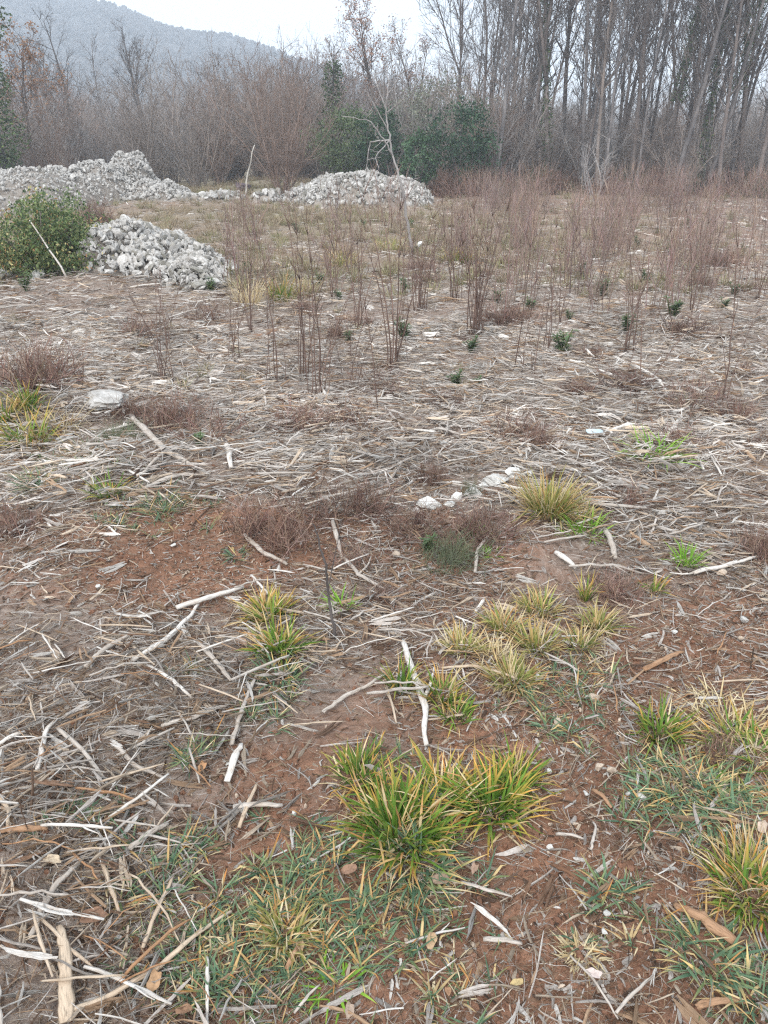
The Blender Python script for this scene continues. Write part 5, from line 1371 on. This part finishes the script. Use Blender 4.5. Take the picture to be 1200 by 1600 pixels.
evergreen(652, 28, 48, 205, 'small green bush between the dome and the dark evergreen', GR3, 90)
evergreen(690, 33, 130, 118, 'olive-grey feathery bush above the dark evergreen', OLV, 230, 16)
evergreen(640, 34, 90, 140, 'olive-grey bush behind the small green bush', OLV, 140, 14)
evergreen(772, 33, 70, 150, 'thin olive-grey bush between the dark evergreen and the tall wood', OLV, 100, 10)

# large green shrub in the field
def shrub():
    P = at(58, 436); P[1] += .45; P[2] = float(height(P[0], P[1]))
    root = link('green_shrub', None, loc=P); tag(root, 'large green shrub with yellowish tips beside the near stone heap', 'shrub')
    C = []
    for q in range(16):
        a = q * 2.4; s = RND.uniform(.2, .9)
        S = limb((cos(a) * .2, sin(a) * .2, -.03), (cos(a) * s, sin(a) * s, 1), RND.uniform(.5, 1.02), 7, .12, .0)
        S[:, 0] *= 1.15
        mb = MB(); mb.tube(S, np.linspace(.014, .004, 8), 5); link('stem', mb.mesh('stem', M['trunk_brown']), root)
        for _ in range(16): C.append(S[RND.randrange(2, 8)] + rng.normal(0, .12, 3))
    while len(C) < 640:
        u = rng.normal(0, 1, 3); u /= np.linalg.norm(u); u *= rng.uniform(.2, 1) ** .4
        if u[2] < -.15: u[2] *= -.6
        if sin(6 * u[0] + 1) + sin(7 * u[1]) + sin(8 * u[2] + 2) < -.5: continue
        C.append([u[0] * .82, u[1] * .6,   .10 + .66 * abs(u[2]) * (1 + .18 * sin(5 * u[0] + 2))])
    C = np.array(C); C[:, 2] = np.maximum(C[:, 2], .04)
    cols = [lin(92, 110, 68), lin(80, 98, 62), lin(112, 126, 82), lin(66, 82, 56), lin(130, 136, 92)]
    tag(link('foliage', leaf_cloud('foliage', C[:540], 28, .055, .021, cols, M['leaf'], 1.2), root), kind='stuff')
    tag(link('yellow_foliage', leaf_cloud('yellow_foliage', C[540:], 22, .06, .02, [lin(176, 164, 118), lin(158, 150, 100), lin(168, 130, 92)], M['leaf'], 1.2), root), kind='stuff')
shrub()
mb = MB(); a_, b_ = above(48, 345, 9.1), above(104, 432, 8.9); q = np.linspace(0, 1, 7)[:, None]
mb.tube((b_ - a_) * q + rng.normal(0, .006, (7, 3)), np.linspace(.006, .012, 7), 6)
tag(link('leaning_stick', mb.mesh('leaning_stick', M['w0']), loc=a_), 'thin pale stick leaning against the large green shrub', 'stick')
mb = MB(); P0 = gx(379, 25.6); b_ = above(397, 226, 25.6)
mb.tube((b_ - P0) * np.linspace(0, 1, 7)[:, None] + rng.normal(0, .02, (7, 3)), np.linspace(.03, .012, 7), 6)
tag(link('dead_branch', mb.mesh('dead_branch', M['pale_bark']), loc=P0), 'pale dead branch stuck upright near the dark rock', 'branch')

# ------------------------------------------------------------------ far masses and air
def masses():
    n = 620
    y = rng.uniform(46, 175, n); x = rng.uniform(-1, 1, n) * (.72 * y + 4)
    me = []
    for K in COPS:
        j = bpy.data.meshes.new('thicket_bush'); 
        mb = MB()
        for src in K[:2]:
            v = np.empty(len(src.vertices) * 3, np.float32); src.vertices.foreach_get('co', v)
            nq = np.array([p.vertices[:] for p in src.polygons if len(p.vertices) == 4])
            mb.add(v.reshape(-1, 3), nq)
        me.append(mb.mesh('thicket_bush', K[0].materials[0]))
    scatter('thicket', np.stack([x, y, height(x, y) - .1], -1), np.stack([0 * x, 0 * x, rng.uniform(0, 6.28, n)], -1), rng.uniform(.9, 1.5, n), rng.integers(0, 5, n), np.ones((n, 3)), me,
            'leafless scrub filling the distance below the hill', 'scrub')
    cr = [rock_mesh('tree_crown', M['crowns'], 2, 3, (1, 1, .9), .16) for _ in range(5)]
    n = 20000
    y = rng.uniform(200, 470, n); x = rng.uniform(-1, .75, n) * (.8 * y + 60)
    z = hill_z(x, y)
    scatter('hill_forest', np.stack([x, y, z + .4], -1), rng.uniform(-.3, .3, (n, 3)), np.stack([rng.uniform(.6, 1.5, n), rng.uniform(.6, 1.5, n), rng.uniform(.8, 2.0, n)], -1), rng.integers(0, 5, n), np.ones((n, 3)), cr,
            'leafless forest covering the misty hill', 'forest')
masses()

def undergrowth():
    n = 230
    px = rng.uniform(690, 1300, n); px = px[noise(px / 60, 0 * px, .5, 7) > -.45]; n = len(px)
    P = np.array([gx(a, b) for a, b in zip(px, rng.uniform(27.5, 36, n))])
    scatter('undergrowth', P, np.stack([0 * px, 0 * px, rng.uniform(0, 6.28, n)], -1), np.stack([rng.uniform(.4, .9, n)] * 2 + [rng.uniform(.4, 1.1, n)], -1), rng.integers(0, 6, n), np.ones((n, 3)), HEATH + [HEATH_G],
            'low brown undergrowth along the edge of the wood', 'undergrowth')
undergrowth()

def haze():
    bm = bmesh.new(); bmesh.ops.create_cube(bm, size=1); me = bpy.data.meshes.new('haze'); bm.to_mesh(me); bm.free()
    o = link('haze', me, loc=(0, 320, 54), scale=(2100, 700, 114))
    m = bpy.data.materials.new('haze_air'); m.use_nodes = True; nt = m.node_tree; nt.nodes.clear()
    out = nt.nodes.new('ShaderNodeOutputMaterial'); v = nt.nodes.new('ShaderNodeVolumePrincipled')
    v.inputs['Color'].default_value = (.80, .89, 1.0, 1); v.inputs['Density'].default_value = .0021; v.inputs['Anisotropy'].default_value = .0
    nt.links.new(v.outputs[0], out.inputs['Volume']); me.materials.append(m)
    tag(o, 'thin pale winter mist over the clearing', kind='stuff')
haze()
